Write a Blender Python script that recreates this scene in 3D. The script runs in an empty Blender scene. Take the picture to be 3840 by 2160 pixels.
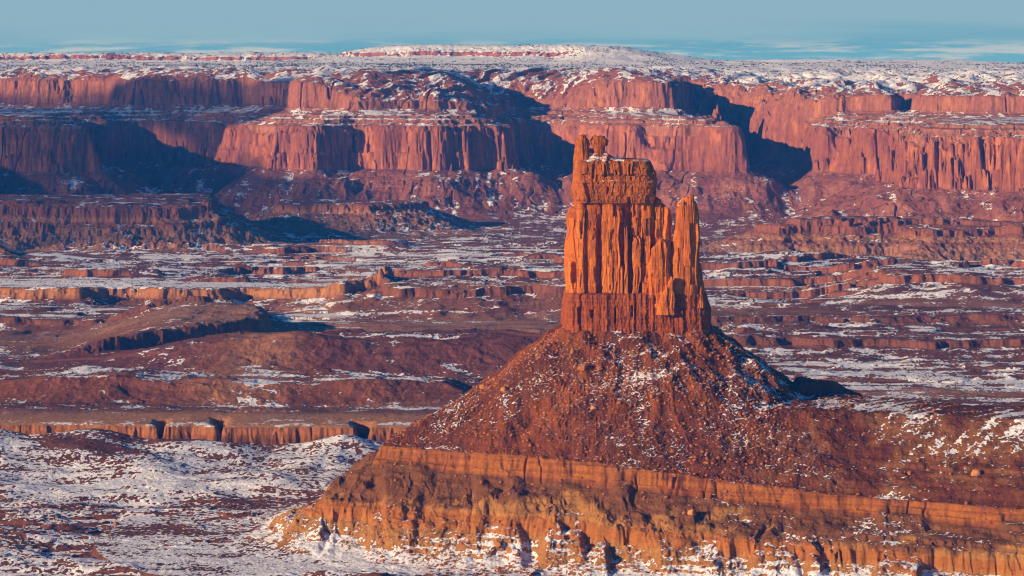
import bpy, math, random
import numpy as np
from mathutils import Vector
from concurrent.futures import ThreadPoolExecutor

# ----------------------------------------------------------------------------------------------
# camera, sky, sun, exposure
# ----------------------------------------------------------------------------------------------
S = bpy.context.scene
FPX, CX, PY0, CAMZ = 6627.0, 1288.0, 168.0, 400.0      # long lens, eye 400 m above the basin floor
cam_d = bpy.data.cameras.new('camera')
cam = bpy.data.objects.new('camera', cam_d)
S.collection.objects.link(cam)
cam.location = (0, 0, CAMZ)
cam.rotation_euler = (math.radians(90), 0, 0)
cam_d.sensor_width = 36.0
cam_d.lens = FPX / 2576.0 * 36.0
cam_d.shift_y = -(724.5 - PY0) / 2576.0
cam_d.clip_start = 1.0
cam_d.clip_end = 80000.0
S.camera = cam

SUN_EL = math.radians(14.5)
SUN_AZ = (0.86, 0.51)                                  # horizontal direction the light travels
_n = math.hypot(*SUN_AZ)
SAX, SAY = SUN_AZ[0] / _n, SUN_AZ[1] / _n
LDIR = Vector((SAX * math.cos(SUN_EL), SAY * math.cos(SUN_EL), -math.sin(SUN_EL)))
sun_d = bpy.data.lights.new('sun', 'SUN')
sun_d.energy = 5.0
sun_d.angle = math.radians(0.5)
sun_d.color = (1.0, 0.76, 0.52)
sun = bpy.data.objects.new('sun', sun_d)
sun.rotation_euler = LDIR.to_track_quat('-Z', 'Y').to_euler()
sun.location = (-3000, -3000, 3000)
S.collection.objects.link(sun)

world = bpy.data.worlds.new('World')
S.world = world
world.use_nodes = True


def build_sky():
    nt = world.node_tree
    N, L = nt.nodes, nt.links
    N.clear()
    out = N.new('ShaderNodeOutputWorld')
    bg = N.new('ShaderNodeBackground')
    sky = N.new('ShaderNodeTexSky')
    sky.sky_type = 'NISHITA'
    sky.sun_disc = False
    sky.sun_elevation = SUN_EL
    sky.sun_rotation = math.atan2(-SAX, -SAY) % (2 * math.pi)
    sky.altitude = 1800
    sky.air_density = 1.0
    sky.dust_density = 0.2
    sky.ozone_density = 3.0
    bg.inputs['Strength'].default_value = 0.06

    def math_(op, a, b=None, clamp=False):
        n = N.new('ShaderNodeMath'); n.operation = op; n.use_clamp = clamp
        for i, v in enumerate((a, b)):
            if v is None: continue
            if isinstance(v, (int, float)): n.inputs[i].default_value = v
            else: L.new(v, n.inputs[i])
        return n.outputs[0]

    def ramp(v, a, b):
        n = N.new('ShaderNodeMapRange'); n.interpolation_type = 'SMOOTHSTEP'
        L.new(v, n.inputs['Value'])
        n.inputs['From Min'].default_value = a; n.inputs['From Max'].default_value = b
        return n.outputs['Result']

    def mix(fac, a, b, typ='MIX'):
        n = N.new('ShaderNodeMix'); n.data_type = 'RGBA'; n.blend_type = typ
        if isinstance(fac, (int, float)): n.inputs[0].default_value = fac
        else: L.new(fac, n.inputs[0])
        for i, v in ((6, a), (7, b)):
            if isinstance(v, tuple): n.inputs[i].default_value = v + (1,)
            else: L.new(v, n.inputs[i])
        return n.outputs[2]

    tc = N.new('ShaderNodeTexCoord')
    sep = N.new('ShaderNodeSeparateXYZ'); L.new(tc.outputs['Generated'], sep.inputs[0])
    # keep the look-up a little above the horizon
    zc = math_('MAXIMUM', sep.outputs[2], 0.045)
    cmb = N.new('ShaderNodeCombineXYZ')
    L.new(sep.outputs[0], cmb.inputs[0]); L.new(sep.outputs[1], cmb.inputs[1]); L.new(zc, cmb.inputs[2])
    L.new(cmb.outputs[0], sky.inputs['Vector'])
    col = mix(1.0, sky.outputs[0], SKY_TINT, 'MULTIPLY')
    low = math_('MULTIPLY', ramp(sep.outputs[2], 0.16, 0.03), 0.8)
    col = mix(low, col, LOWSKY)
    # thin cloud veil and wisps low over the plateau
    mp = N.new('ShaderNodeMapping'); L.new(tc.outputs['Generated'], mp.inputs[0])
    mp.inputs['Scale'].default_value = (9, 9, 130)
    nz = N.new('ShaderNodeTexNoise'); L.new(mp.outputs[0], nz.inputs['Vector'])
    nz.inputs['Scale'].default_value = 1.0; nz.inputs['Detail'].default_value = 4
    mp2 = N.new('ShaderNodeMapping'); L.new(tc.outputs['Generated'], mp2.inputs[0])
    mp2.inputs['Scale'].default_value = (26, 26, 330)
    nz2 = N.new('ShaderNodeTexNoise'); L.new(mp2.outputs[0], nz2.inputs['Vector'])
    nz2.inputs['Scale'].default_value = 1.0; nz2.inputs['Detail'].default_value = 8
    nz2.inputs['Roughness'].default_value = 0.62
    # grey green veil over the upper part, lower edge wandering, thinner to the right
    edge = math_('ADD', sep.outputs[2], math_('MULTIPLY', math_('SUBTRACT', nz.outputs[0], 0.5), 0.016))
    edge = math_('SUBTRACT', edge, math_('MULTIPLY', sep.outputs[0], 0.012))
    veil = math_('MULTIPLY', math_('MULTIPLY', ramp(edge, 0.0065, 0.0170), ramp(sep.outputs[2], 0.2, 0.05)), 0.85)
    col = mix(veil, col, VEIL)
    band = math_('MULTIPLY', ramp(sep.outputs[2], 0.0125, 0.006), ramp(nz2.outputs[0], 0.45, 0.61))
    col = mix(math_('MULTIPLY', band, 0.85), col, WISP)
    L.new(col, bg.inputs['Color'])
    L.new(bg.outputs[0], out.inputs['Surface'])


SKY_TINT = (0.22, 0.72, 1.12)
LOWSKY = (2.1, 4.95, 6.8)
VEIL = (3.85, 6.2, 7.5)
WISP = (6.8, 7.5, 7.7)
build_sky()

S.view_settings.view_transform = 'Standard'
S.view_settings.look = 'None'
S.view_settings.exposure = 0.3
S.view_settings.gamma = 1.0
S.cycles.max_bounces = 5
S.cycles.diffuse_bounces = 2
S.cycles.volume_bounces = 1
S.cycles.use_denoising = True
S.cycles.filter_width = 1.05

# ----------------------------------------------------------------------------------------------
# helpers
# ----------------------------------------------------------------------------------------------
f32 = np.float32
rng = np.random.default_rng(11)
random.seed(5)
_ang = rng.uniform(0, 2 * np.pi, 65536)
GX, GY = np.cos(_ang).astype(f32), np.sin(_ang).astype(f32)
V3 = rng.uniform(-1, 1, 64 ** 3).astype(f32)


def wx(px, Y): return (px - CX) / FPX * Y
def wz(py, Y): return CAMZ - (py - PY0) / FPX * Y
def flatY(py, z=0.0): return (CAMZ - z) * FPX / (py - PY0)


def sstep(v, a, b):
    t = np.clip((v - a) / (b - a), 0, 1)
    return t * t * (3 - 2 * t)


def noise2(x, y, seed=0):
    x = np.asarray(x, f32); y = np.asarray(y, f32)
    xi = np.floor(x); yi = np.floor(y)
    fx = x - xi; fy = y - yi
    ix = xi.astype(np.int32) + (seed * 57 + 13); iy = yi.astype(np.int32) + (seed * 101 + 29)
    u = fx * fx * fx * (fx * (fx * 6 - 15) + 10); v = fy * fy * fy * (fy * (fy * 6 - 15) + 10)
    x0 = ix & 255; x1 = (ix + 1) & 255; y0 = (iy & 255) << 8; y1 = ((iy + 1) & 255) << 8
    i = y0 | x0; a = GX[i] * fx + GY[i] * fy
    i = y0 | x1; b = GX[i] * (fx - 1) + GY[i] * fy
    i = y1 | x0; c = GX[i] * fx + GY[i] * (fy - 1)
    i = y1 | x1; d = GX[i] * (fx - 1) + GY[i] * (fy - 1)
    a += u * (b - a); c += u * (d - c)
    return (a + v * (c - a)) * f32(1.5)


def fbm(x, y, o, seed=0, g=0.5):
    s = 0; a = 1.0; f = 1.0
    for k in range(o):
        s = s + f32(a) * noise2(x * f32(f), y * f32(f), seed + k * 3)
        a *= g; f *= 2.03
    return s


def ridge(x, y, o, seed=0, g=0.5):                       # 0..1, sharp crests
    s = 0; a = 1.0; f = 1.0; t = 0.0
    for k in range(o):
        s = s + f32(a) * (1 - np.abs(noise2(x * f32(f), y * f32(f), seed + k * 3)) * f32(1.4))
        t += a; a *= g; f *= 2.07
    return s / f32(t)


def noise3(x, y, z, seed=0):
    xi = np.floor(x); yi = np.floor(y); zi = np.floor(z)
    fx = (x - xi).astype(f32); fy = (y - yi).astype(f32); fz = (z - zi).astype(f32)
    fx = fx * fx * (3 - 2 * fx); fy = fy * fy * (3 - 2 * fy); fz = fz * fz * (3 - 2 * fz)
    ix = xi.astype(np.int32) + seed * 17; iy = yi.astype(np.int32) + seed * 31; iz = zi.astype(np.int32) + seed * 7
    r = 0
    for dz in (0, 1):
        for dy in (0, 1):
            for dx in (0, 1):
                w = (fx if dx else 1 - fx) * (fy if dy else 1 - fy) * (fz if dz else 1 - fz)
                r = r + w * V3[(((iz + dz) & 63) << 12) | (((iy + dy) & 63) << 6) | ((ix + dx) & 63)]
    return r


def fbm3(x, y, z, o, seed=0, g=0.5):
    s = 0; a = 1.0; f = 1.0
    for k in range(o):
        s = s + a * noise3(x * f, y * f, z * f, seed + k)
        a *= g; f *= 2.03
    return s


class SDF:
    """signed distance to a closed outline (positive inside), kept on a grid"""
    def __init__(self, pts, res, margin=None, bounds=None, world=False):
        P = np.array([(p if world else (wx(*p), p[1])) for p in pts], float)
        if bounds is None:
            x0, y0 = P.min(0) - margin; x1, y1 = P.max(0) + margin
        else:
            x0, x1, y0, y1 = bounds
        self.x0, self.y0, self.r = x0, y0, res
        nx, ny = int((x1 - x0) / res) + 2, int((y1 - y0) / res) + 2
        X, Y = np.meshgrid(x0 + np.arange(nx) * res, y0 + np.arange(ny) * res)
        D = np.full(X.shape, 1e12); ins = np.zeros(X.shape, bool)
        for (ax, ay), (bx, by) in zip(P, np.roll(P, -1, 0)):
            ex, ey = bx - ax, by - ay
            t = np.clip(((X - ax) * ex + (Y - ay) * ey) / (ex * ex + ey * ey + 1e-9), 0, 1)
            D = np.minimum(D, (X - ax - t * ex) ** 2 + (Y - ay - t * ey) ** 2)
            if ay != by:
                c = (ay > Y) != (by > Y)
                ins ^= c & (X < ex * (Y - ay) / ey + ax)
        D = np.sqrt(D)
        self.g = np.where(ins, D, -D).astype(f32)
        self.nx, self.ny = nx, ny

    def __call__(self, x, y):
        u = np.clip((x - self.x0) / self.r, 0, self.nx - 1.001); v = np.clip((y - self.y0) / self.r, 0, self.ny - 1.001)
        i = u.astype(np.int32); j = v.astype(np.int32)
        fx = (u - i).astype(f32); fy = (v - j).astype(f32)
        g = self.g
        a = g[j, i]; b = g[j, i + 1]; c = g[j + 1, i]; d = g[j + 1, i + 1]
        a = a + fx * (b - a); c = c + fx * (d - c)
        return a + fy * (c - a)


def prof(d, pts):
    a = np.array(pts, float)
    return np.interp(d, a[:, 0], a[:, 1]).astype(f32)


def terr(t, s, w, keep=0.2):
    k = np.floor(t / s); f = t / s - k
    r = np.clip((f - (1 - w)) / w, 0, 1); r = r * r * (3 - 2 * r)
    return s * (k + keep * f + (1 - keep) * r)


def smax(a, b, k):
    h = np.clip(0.5 + 0.5 * (a - b) / k, 0, 1)
    return b + (a - b) * h + k * h * (1 - h)


# ----------------------------------------------------------------------------------------------
# outlines of the land forms, (azimuth in picture units, distance in m)
# ----------------------------------------------------------------------------------------------
RIM_LOW = [(-3400, 4800), (-1500, 5000), (-1100, 5350), (-800, 5800), (-620, 6300), (-420, 6750), (-200, 6900), (0, 6900), (120, 6870), (237, 6920),
           (225, 7200), (230, 7550), (330, 7650), (450, 7600), (560, 7400), (640, 7230), (690, 7080), (800, 7020), (950, 7060),
           (1100, 7010), (1200, 7050), (1292, 7080), (1290, 7200), (1296, 7400), (1340, 7500), (1410, 7390), (1455, 7240),
           (1500, 7120), (1650, 6980), (1780, 6920), (1875, 6850), (1850, 7150), (1770, 7650), (1780, 7950), (1850, 7850), (1920, 7500),
           (1990, 7200), (2060, 6950), (2150, 6800), (2235, 6700), (2238, 6450), (2262, 6050), (2330, 5930), (2450, 5880),
           (2600, 5780), (3200, 5500), (6000, 5300), (6000, 30000), (-6000, 30000)]
RIM_HIGH = [(-3400, 5000), (-1500, 5600), (-1100, 6000), (-800, 6500), (-640, 7000), (-500, 7600), (-200, 8050), (0, 8150), (150, 8100), (300, 8050), (350, 7900), (450, 7850),
            (600, 7850), (715, 7680), (760, 7400), (900, 7300), (1100, 7350), (1262, 7400), (1268, 7560), (1296, 7760),
            (1390, 7720), (1445, 7570), (1550, 7500), (1700, 7450), (1712, 7900), (1735, 8200), (1775, 8100), (1800, 7500),
            (1900, 7300), (2100, 7150), (2242, 7050), (2255, 7350), (2300, 7300), (2318, 6900), (2450, 6800), (2600, 6700),
            (3200, 6400), (6000, 6200), (6000, 30000), (-6000, 30000)]
s_low = SDF(RIM_LOW, 10, bounds=(-5200, 4500, 4400, 10500))
s_high = SDF(RIM_HIGH, 12, bounds=(-5200, 4500, 4800, 12500))
s_top = SDF([(860, 10900), (1000, 10800), (1300, 10750), (1470, 10650), (1545, 10700), (1600, 10950), (1580, 11600), (900, 11600)], 20, 900)
s_topl = SDF([(-900, 11300), (330, 11250), (420, 11150), (560, 11100), (880, 11050), (900, 11800), (-900, 12500)], 20, 500)
s_far = SDF([(1830, 12500), (2000, 12350), (2200, 12300), (2420, 12500), (2430, 13500), (1830, 13300)], 30, 700)
s_m1 = SDF([(-700, 5900), (-200, 5800), (150, 5760), (300, 5740), (450, 5750), (525, 5790), (545, 5900), (540, 6200), (-700, 6300)], 6, 420)
s_m2 = SDF([(690, 6400), (770, 6330), (930, 6300), (1050, 6380), (1080, 6500), (700, 6600)], 5, 300)
s_m3 = SDF([(1900, 5560), (1960, 5470), (2050, 5490), (2140, 5450), (2250, 5480), (2330, 5400), (2500, 5430), (2560, 5380), (2900, 5400), (2900, 5700), (1900, 5650)], 5, 260)
s_bl1 = SDF([(-500, 4420), (0, 4395), (200, 4370), (260, 4430), (340, 4430), (400, 4385), (560, 4390), (600, 4460), (690, 4400),
             (860, 4370), (960, 4420), (1010, 4560), (960, 4600), (500, 4590), (200, 4610), (-500, 4640)], 4, 160)
s_bl2 = SDF([(-500, 4080), (100, 4060), (350, 4040), (500, 4050), (640, 4080), (680, 4200), (600, 4300), (-500, 4320)], 4, 120)
s_rr = SDF([(-400, 3205), (60, 3200), (150, 3190), (400, 3185), (560, 3190), (900, 3195), (1130, 3210), (1150, 3290), (800, 3320), (300, 3330), (-400, 3320)], 3, 110)
s_mh = SDF([(230, 3560), (350, 3535), (600, 3515), (800, 3505), (1000, 3505), (1320, 3515), (1400, 3560), (1300, 3640), (850, 3660), (760, 3640), (500, 3620), (300, 3600)], 3, 160)
s_tp = SDF([(-600, 3600), (150, 3600), (240, 3615), (330, 3660), (420, 3690), (520, 3740), (560, 3760), (640, 3820), (668, 3880), (672, 4000), (640, 4060), (-600, 4060)], 4, 130)
s_can = SDF([(-900, 2740), (1100, 2740), (1500, 2720), (1500, 2935), (1040, 2935), (935, 2935), (932, 2985), (892, 2988), (890, 2935),
             (700, 2941), (569, 2937), (567, 3015), (542, 3015), (540, 2937), (480, 2947), (418, 2938), (416, 2995), (396, 2995), (394, 2938),
             (200, 2952), (0, 2957), (-900, 2965)], 2.5, 60)
s_ra = SDF([(1650, 3990), (1900, 3980), (2050, 4010), (2200, 3970), (2400, 3985), (2900, 3960), (2900, 4150), (1700, 4150)], 4, 130)
s_rb = SDF([(1850, 3700), (2000, 3715), (2100, 3690), (2210, 3710), (2350, 3680), (2480, 3700), (2900, 3660), (2900, 3860), (1850, 3860)], 3, 150)
s_rc = SDF([(1840, 4200), (2000, 4210), (2150, 4190), (2250, 4230), (2200, 4330), (1850, 4330)], 3, 60)
s_rd = SDF([(2160, 4640), (2250, 4560), (2350, 4580), (2450, 4540), (2560, 4560), (2900, 4500), (2900, 4850), (2250, 4850)], 4, 160)
s_re = SDF([(1700, 4900), (1850, 4850), (2000, 4880), (2150, 4830), (2300, 4870), (2500, 4840), (2900, 4860), (2900, 5060), (1700, 5060)], 4, 160)
s_rf = SDF([(1000, 4800), (1120, 4760), (1300, 4790), (1420, 4770), (1560, 4800), (1560, 5000), (1000, 5000)], 4, 160)
s_rg = SDF([(960, 4330), (1100, 4300), (1200, 4290), (1330, 4330), (1420, 4300), (1500, 4360), (1450, 4500), (960, 4500)], 4, 160)
BUTTE = [(-118, 2243), (-34, 2199), (66, 2152), (130, 2126), (195, 2104), (272, 2082), (315, 2066), (358, 2045), (426, 2010), (620, 1950), (900, 1940),
         (900, 2420), (640, 2390), (440, 2340), (330, 2420), (200, 2520), (100, 2540), (0, 2490), (-60, 2420), (-105, 2330)]
s_but = SDF(BUTTE, 2, 240, world=True)
TOWER = [(46, 2290), (60, 2284), (110, 2281), (160, 2284), (174, 2290), (176, 2360), (160, 2375), (60, 2375), (44, 2360)]
s_tow = SDF(TOWER, 2, 420, world=True)

CREST_X = [wx(p, 2650) for p in (-600, -200, 0, 100, 300, 450, 600, 690, 800, 860, 920, 1000, 1200)]
CREST_Z = [wz(p, 2650) for p in (1080, 1075, 1085, 1090, 1104, 1112, 1120, 1125, 1108, 1105, 1118, 1135, 1140)]


def height(x, y, full=True):
    """ground height; with full=True also the fields the colours are made from"""
    x = np.asarray(x, f32); y = np.asarray(y, f32)
    o = 1 if full else 0
    R = {}
    wn = fbm(x / 260, y / 260, 3, 1)
    wf = fbm(x / 34, y / 34, 3 + o, 2)
    wf2 = fbm(x / 11, y / 11, 2 + o, 3)
    z = 3.0 * fbm(x / 800, y / 500, 2, 5)
    # --- near snow flats with low ledges and the hills that hide the gorge
    nearm = 1 - sstep(y, 2690, 2760)
    cz = np.interp(x, CREST_X, CREST_Z).astype(f32)
    hump = cz * np.where(y < 2650, np.exp(-((y - 2650) / 170) ** 2), np.exp(-((y - 2650) / 55) ** 2))
    t = fbm(x / 190, y / 105, 4, 8) * 9 + 30
    lq = sstep(fbm(x / 90, y / 90, 2, 10), -0.3, 0.2)
    led = (t + lq * (terr(t + .5 * wf, 3.2, 0.10, 0.30) - t)) - 30
    t2 = fbm(x / 60, y / 38, 3, 9) * 3 + 20
    led = led + terr(t2, 1.6, 0.14, 0.35) - 20
    lm = nearm * (1 - 0.75 * sstep(y, 2300, 2480))
    hl = 7 * fbm(x / 130, y / 120, 3, 12) * sstep(y, 2330, 2450) * nearm
    z = z + hump * nearm + led * lm + hl
    # --- middle benches
    mm = sstep(y, 4250, 4500) * (1 - sstep(y, 5600, 6000))
    t = (fbm(x / 620, y / 260, 4, 15) + 0.30) * 30 + 100
    tm = sstep(fbm(x / 330, y / 330, 2, 16), -0.25, 0.25)
    tw = t + 5 * wn + 3 * wf
    z = z + ((t * .45 + 55) * (1 - tm) + tm * (0.6 * terr(tw, 17, 0.10, 0.12) + 0.4 * terr(tw + 6, 9, 0.16, 0.2) - 2.4) - 100) * mm * (1 - .85 * sstep(s_bl1(x, y), -100, -20) * (1 - sstep(y, 4600, 4700)))
    mp_ = sstep(y, 3000, 3150) * (1 - mm)
    t = fbm(x / 420, y / 170, 4, 17) * 5.5 + 40
    z = z + (terr(t, 4, 0.14, 0.25) - 40) * mp_ * (1 - sstep(y, 6200, 6800))
    but = 16 * wf * 0.6 + 10 * (ridge(x / 60, y / 60, 2, 21) - 0.6)
    gul = ridge(x / 42, y / 110, 2 + o, 23)

    def bench(s, p, a=1.0, amp=1.0):
        d = s(x, y) + but * amp
        return prof(d, p) * a, d

    hs = []
    a, d_bl1 = bench(s_bl1, [(-75, 0), (-30, 9), (-4, 22), (4, 38), (12, 42), (60, 43), (400, 38)], 1, 0.8); z = z + a - mm * prof(d_bl1, [(-60, 0), (0, 14), (50, 16)])
    a, d = bench(s_bl2, [(-34, 0), (-2, 6), (4, 13), (150, 18)]); z = z + a
    hh = 1 + 0.35 * np.clip(fbm(x / 150, y / 400, 2, 31), -0.6, 0.8)
    a, d_rr = bench(s_rr, [(-48, 0), (-30, 5), (0, 17), (8, 21), (50, 19)], 1, 0.5); z = z + a * hh - 1.5 * (gul - .5) * (d_rr < 0) * (d_rr > -45)
    hm = sstep(x, wx(240, 3550), wx(640, 3550)) * 0.75 + 0.25
    a, d_mh = bench(s_mh, [(-90, 0), (-45, 13), (0, 30), (15, 36), (60, 38)], 1, 0.7)
    z = z + a * hm + 9 * np.exp(-((x - wx(745, 3540)) ** 2 + (y - 3545) ** 2) / 45 ** 2)
    d_tp = s_tp(x, y) + 8 * wf
    z = z + prof(d_tp, [(-14, 0), (-5, 5), (0, 20), (4, 30), (14, 33), (300, 33)]) * sstep(x, wx(90, 3700), wx(430, 3700))
    d_can = s_can(x, y) + 3.5 * wf + 2.2 * wf2
    z = z + prof(d_can, [(-30, 0), (-6, -1), (0, -3), (3, -14), (7, -40), (12, -52), (40, -60), (400, -62)])
    d_red = np.full(x.shape, -900, f32)
    for s, p in ((s_ra, [(-85, 0), (-40, 7), (0, 18), (8, 25), (80, 22)]), (s_rb, [(-110, 0), (-30, 8), (-2, 12), (4, 21), (60, 22)]),
                 (s_rc, [(-28, 0), (0, 8), (6, 12), (50, 11)]), (s_rd, [(-100, 0), (-45, 9), (-2, 18), (5, 31), (40, 36)]),
                 (s_re, [(-90, 0), (-30, 8), (0, 14), (5, 26), (40, 28)]), (s_rf, [(-90, 0), (-30, 7), (0, 12), (5, 22), (40, 24)]),
                 (s_rg, [(-95, 0), (-50, 9), (0, 22), (6, 34), (40, 37)])):
        a, d = bench(s, p); z = z + a
        d_red = np.maximum(d_red, d)
    z = z + 2.6 * (ridge(x / 34 + .4 * wf, y / 60, 2 + o, 18) - .6) * mp_ * (1 - sstep(y, 3900, 4200)) * (1 - sstep(d_can, -30, -8))
    # --- outlying mesas
    def mesa(s, p):
        d = s(x, y) + 9 * wf + 4 * wf2
        d = d + ((gul - 0.55) * 11 + (ridge(x / 19, y / 80, 2, 24) - .6) * 8) * sstep(-d, 4, 60)
        return prof(d, p), d
    a1, d_m1 = mesa(s_m1, [(-210, 0), (-140, 8), (-100, 24), (-60, 46), (-38, 58), (-35, 68), (-10, 76), (0, 84), (5, 99), (20, 105), (300, 107)])
    a2, d_m2 = mesa(s_m2, [(-190, 0), (-120, 10), (-60, 32), (-8, 50), (0, 55), (4, 66), (14, 70)])
    a3, d_m3 = mesa(s_m3, [(-160, 0), (-110, 9), (-40, 36), (-3, 48), (3, 61), (15, 64)])
    # --- the great wall: talus, lower cliff, ledges, upper cliff, domes, tableland
    wm = fbm(x / 95, y / 95, 2, 4)
    crk = 1 - sstep(np.abs(noise2(x / 70 + .4 * wm, y / 90, 47)), 0.0, 0.07)
    d1 = s_low(x, y) + 44 * wn + 20 * wm + 4.0 * wf + 3.0 * wf2 - 16 * crk * sstep(noise2(x / 160, y / 160, 48), -.1, .3)
    flute = ridge(x / 30 + y / 60, y / 34 - x / 80, 3, 41)
    d1 = d1 - (2.5 + 13 * sstep(noise2(x / 330, y / 330, 49), 0.15, 0.5) + 24 * sstep(x, 800, 930) * sstep(x, 2200, 1800)) * (flute - 0.62) * sstep(d1, -40, 0) * (1 - sstep(d1, 60, 120))
    tg = (0.6 * ridge(x / 130 + .5 * wn, y / 330, 2, 43) + .4 * ridge(x / 52, y / 200, 2, 44) - 0.6) * 50
    d1 = d1 + tg * sstep(-d1, 6, 90) * (1 - sstep(-d1, 500, 900))
    dk = d1 + 7 * wn + 5 * wf
    lo = prof(d1, [(-1000, 0), (-600, 5), (-400, 12), (-290, 22), (-210, 38), (-140, 66), (-75, 98), (-30, 116), (0, 126)])
    wa = prof(d1, [(0, 0), (2, 8), (9, 42), (13, 46), (21, 96), (27, 104), (33, 116), (50, 118)])
    wb = prof(d1, [(0, 0), (3, 14), (12, 26), (16, 50), (25, 58), (29, 84), (40, 92), (44, 112), (60, 118)])
    kb = prof(dk, [(52, 0), (72, 5), (77, 12), (112, 17), (117, 23), (230, 28), (1e4, 31)])
    wmix = sstep(fbm(x / 210, y / 210, 2, 46), -0.15, 0.35)
    g1 = lo + wa + wmix * (wb - wa) + kb
    z = z * (1 - sstep(d1, -250, 0)) + np.maximum(np.maximum(a1, a2), np.maximum(a3, g1))
    d2 = s_high(x, y) + 40 * wn + 18 * wm + 4 * wf + 3 * wf2 - 14 * crk * sstep(noise2(x / 190, y / 190, 50), -.1, .3)
    d2 = d2 - 3 * (flute - 0.62) * sstep(d2, -30, 0) * (1 - sstep(d2, 30, 70))
    rt = sstep(x, 480, 950)
    gl = prof(d2, [(-70, 0), (-20, 8), (0, 16), (4, 36), (9, 46), (18, 84), (34, 94), (70, 106), (160, 116), (400, 124), (2500, 129)])
    gr = prof(d2, [(-70, 0), (-20, 6), (0, 13), (4, 42), (10, 52), (40, 60), (300, 80), (1000, 106), (2500, 129)])
    gf = prof(d2, [(-70, 0), (-20, 6), (0, 12), (8, 30), (60, 63), (120, 90), (200, 112), (280, 121), (430, 125), (2500, 129)])
    on = sstep(d1, 0, 60)
    u_ = 0.62 * x + 0.78 * y; v_ = 0.78 * x - 0.62 * y
    fm = sstep(x, wx(760, 7300), wx(930, 7300)) * (1 - sstep(x, wx(1400, 7500), wx(1560, 7500)))
    up = gl + rt * (gr - gl)
    up = up + fm * (gf - up)
    # slickrock: rounded domes and long joints running back to the right
    fin = (1 - ridge(v_ / 58 + .3 * wn, u_ / 520, 2, 51))
    dom = np.abs(noise2(x / 120, y / 170, 53)) * 1.2 + 0.4 * np.abs(noise2(x / 48, y / 60, 54))
    dm = sstep(d2, 8, 60) * (1 - 0.8 * sstep(d2, 500, 1800))
    up = up + dm * (dom - 0.55) * (15 + 9 * rt) * (1 - 0.7 * fm) - fm * sstep(d2, 0, 60) * (0.5 - fin) * 28 * (1 - sstep(d2, 280, 430))
    z = z + on * up
    pl = sstep(d2, 600, 2600)
    z = z + pl * (12 + 7 * fbm(x / 420, y / 500, 3, 57))
    at, d_t = s_top(x, y) + 30 * wn + 12 * wf, None
    at_ = prof(at, [(-620, 0), (-340, 7), (-150, 15), (-60, 22), (-8, 27), (8, 43), (30, 47), (100, 62), (170, 70), (300, 72)])
    ar_ = prof(at, [(-560, 0), (-330, 14), (-140, 40), (0, 60), (70, 71), (300, 74)])
    at_ = at_ * 1.08 + sstep(x, wx(1380, 10700), wx(1500, 10700)) * (ar_ - at_ * 1.08)
    tl = s_topl(x, y) + 30 * wn + 14 * wf
    tl_ = prof(tl, [(-300, 0), (-90, 8), (-10, 15), (6, 30), (60, 40), (110, 45), (300, 46)])
    tf = s_far(x, y) + 30 * wn
    tf_ = prof(tf, [(-300, 0), (-80, 7), (0, 15), (60, 18)])
    z = z + np.maximum(np.maximum(at_, tl_), tf_)
    z = z + 13 * np.exp(-((x - wx(880, 11300)) ** 2 + (y - 11300) ** 2) / 55 ** 2)
    # --- the butte's pedestal
    sb = s_but(x, y)
    near = sb > -235
    db = sb + 4 * fbm(x / 45, y / 45, 3, 61) + 1.6 * wf2
    gr_ = 0.65 * ridge(x / 62 + 0.8 * wn, y / 90, 2, 63) + 0.35 * ridge(x / 19 + .5 * wf, y / 44, 2 + o, 64)
    db = db + (gr_ - 0.6) * 26 * sstep(-db, 1, 26) * (1 - sstep(-db, 70, 110))
    jn = 1 - sstep(np.abs(noise2(x / 26 + .4 * wf, y / 90, 74)), 0.0, 0.09)
    db = db - 2.3 * jn * sstep(noise2(x / 70, y / 200, 60), -.15, .25) * sstep(db, -6, -1) * (1 - sstep(db, 6, 12)) + 1.6 * noise2(x / 9, y / 9, 75) * sstep(db, -6, -2) * (1 - sstep(db, 6, 12))
    tng = sstep(fbm(x / 48 + .3, y / 200, 2, 69) + .14 * sstep(x, 200, 280), 0.12, 0.42)
    rr_ = sstep(x, 235, 300)
    dq = np.where(db < -47, -47 + (db + 47) * (1 - 0.62 * rr_), db)
    k = 1 - 0.24 * sstep(x, 0, 330)
    za = prof(dq, [(-130, 0), (-100, 3), (-78, 6.5), (-62, 12), (-50, 19), (-47, 22), (-44, 32), (-41, 35), (-24, 46), (-8, 55), (-3, 59), (-1, 64.5), (0.5, 66), (3.5, 76), (5, 77), (500, 77)])
    zs_ = prof(dq, [(-130, 0), (-105, 2), (-84, 8), (-64, 19), (-44, 31), (-24, 45), (-8, 57), (-3, 61), (-1, 65), (0.5, 66), (3.5, 76), (5, 77), (500, 77)])
    bm_ = np.clip(sstep(fbm(x / 55, y / 300, 2, 62), -0.05, 0.30) + rr_, 0, 1)
    zt_ = prof(dq, [(-130, 0), (-105, 3), (-84, 11), (-64, 24), (-44, 38), (-24, 52), (-8, 63), (0, 68.5), (5, 77), (500, 77)])
    zo = zs_ + bm_ * (za - zs_)
    zo = zo + 7 * rr_ * sstep(dq, -48, -43) * (1 - sstep(dq, -32, -8))
    zo = (zo + 0.85 * tng * (np.maximum(zt_, zo) - zo)) * k
    rt_ = -s_tow(x, y)
    rt_ = rt_ + 7 * fbm(x / 40, y / 40, 3, 65) * sstep(rt_, 0, 40)
    ga = np.arctan2(y - 2330, x - 110)
    rg = ridge(ga * 6 + .15 * wf, rt_ / 130, 2, 67)
    rt_ = rt_ + (ridge(ga * 19 + .3 * wf, rt_ / 90, 2, 70) - .6) * 1.6 * sstep(rt_, 4, 50)
    rt_ = rt_ - (rg - 0.55) * 2.8 * sstep(rt_, 2, 50)
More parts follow.
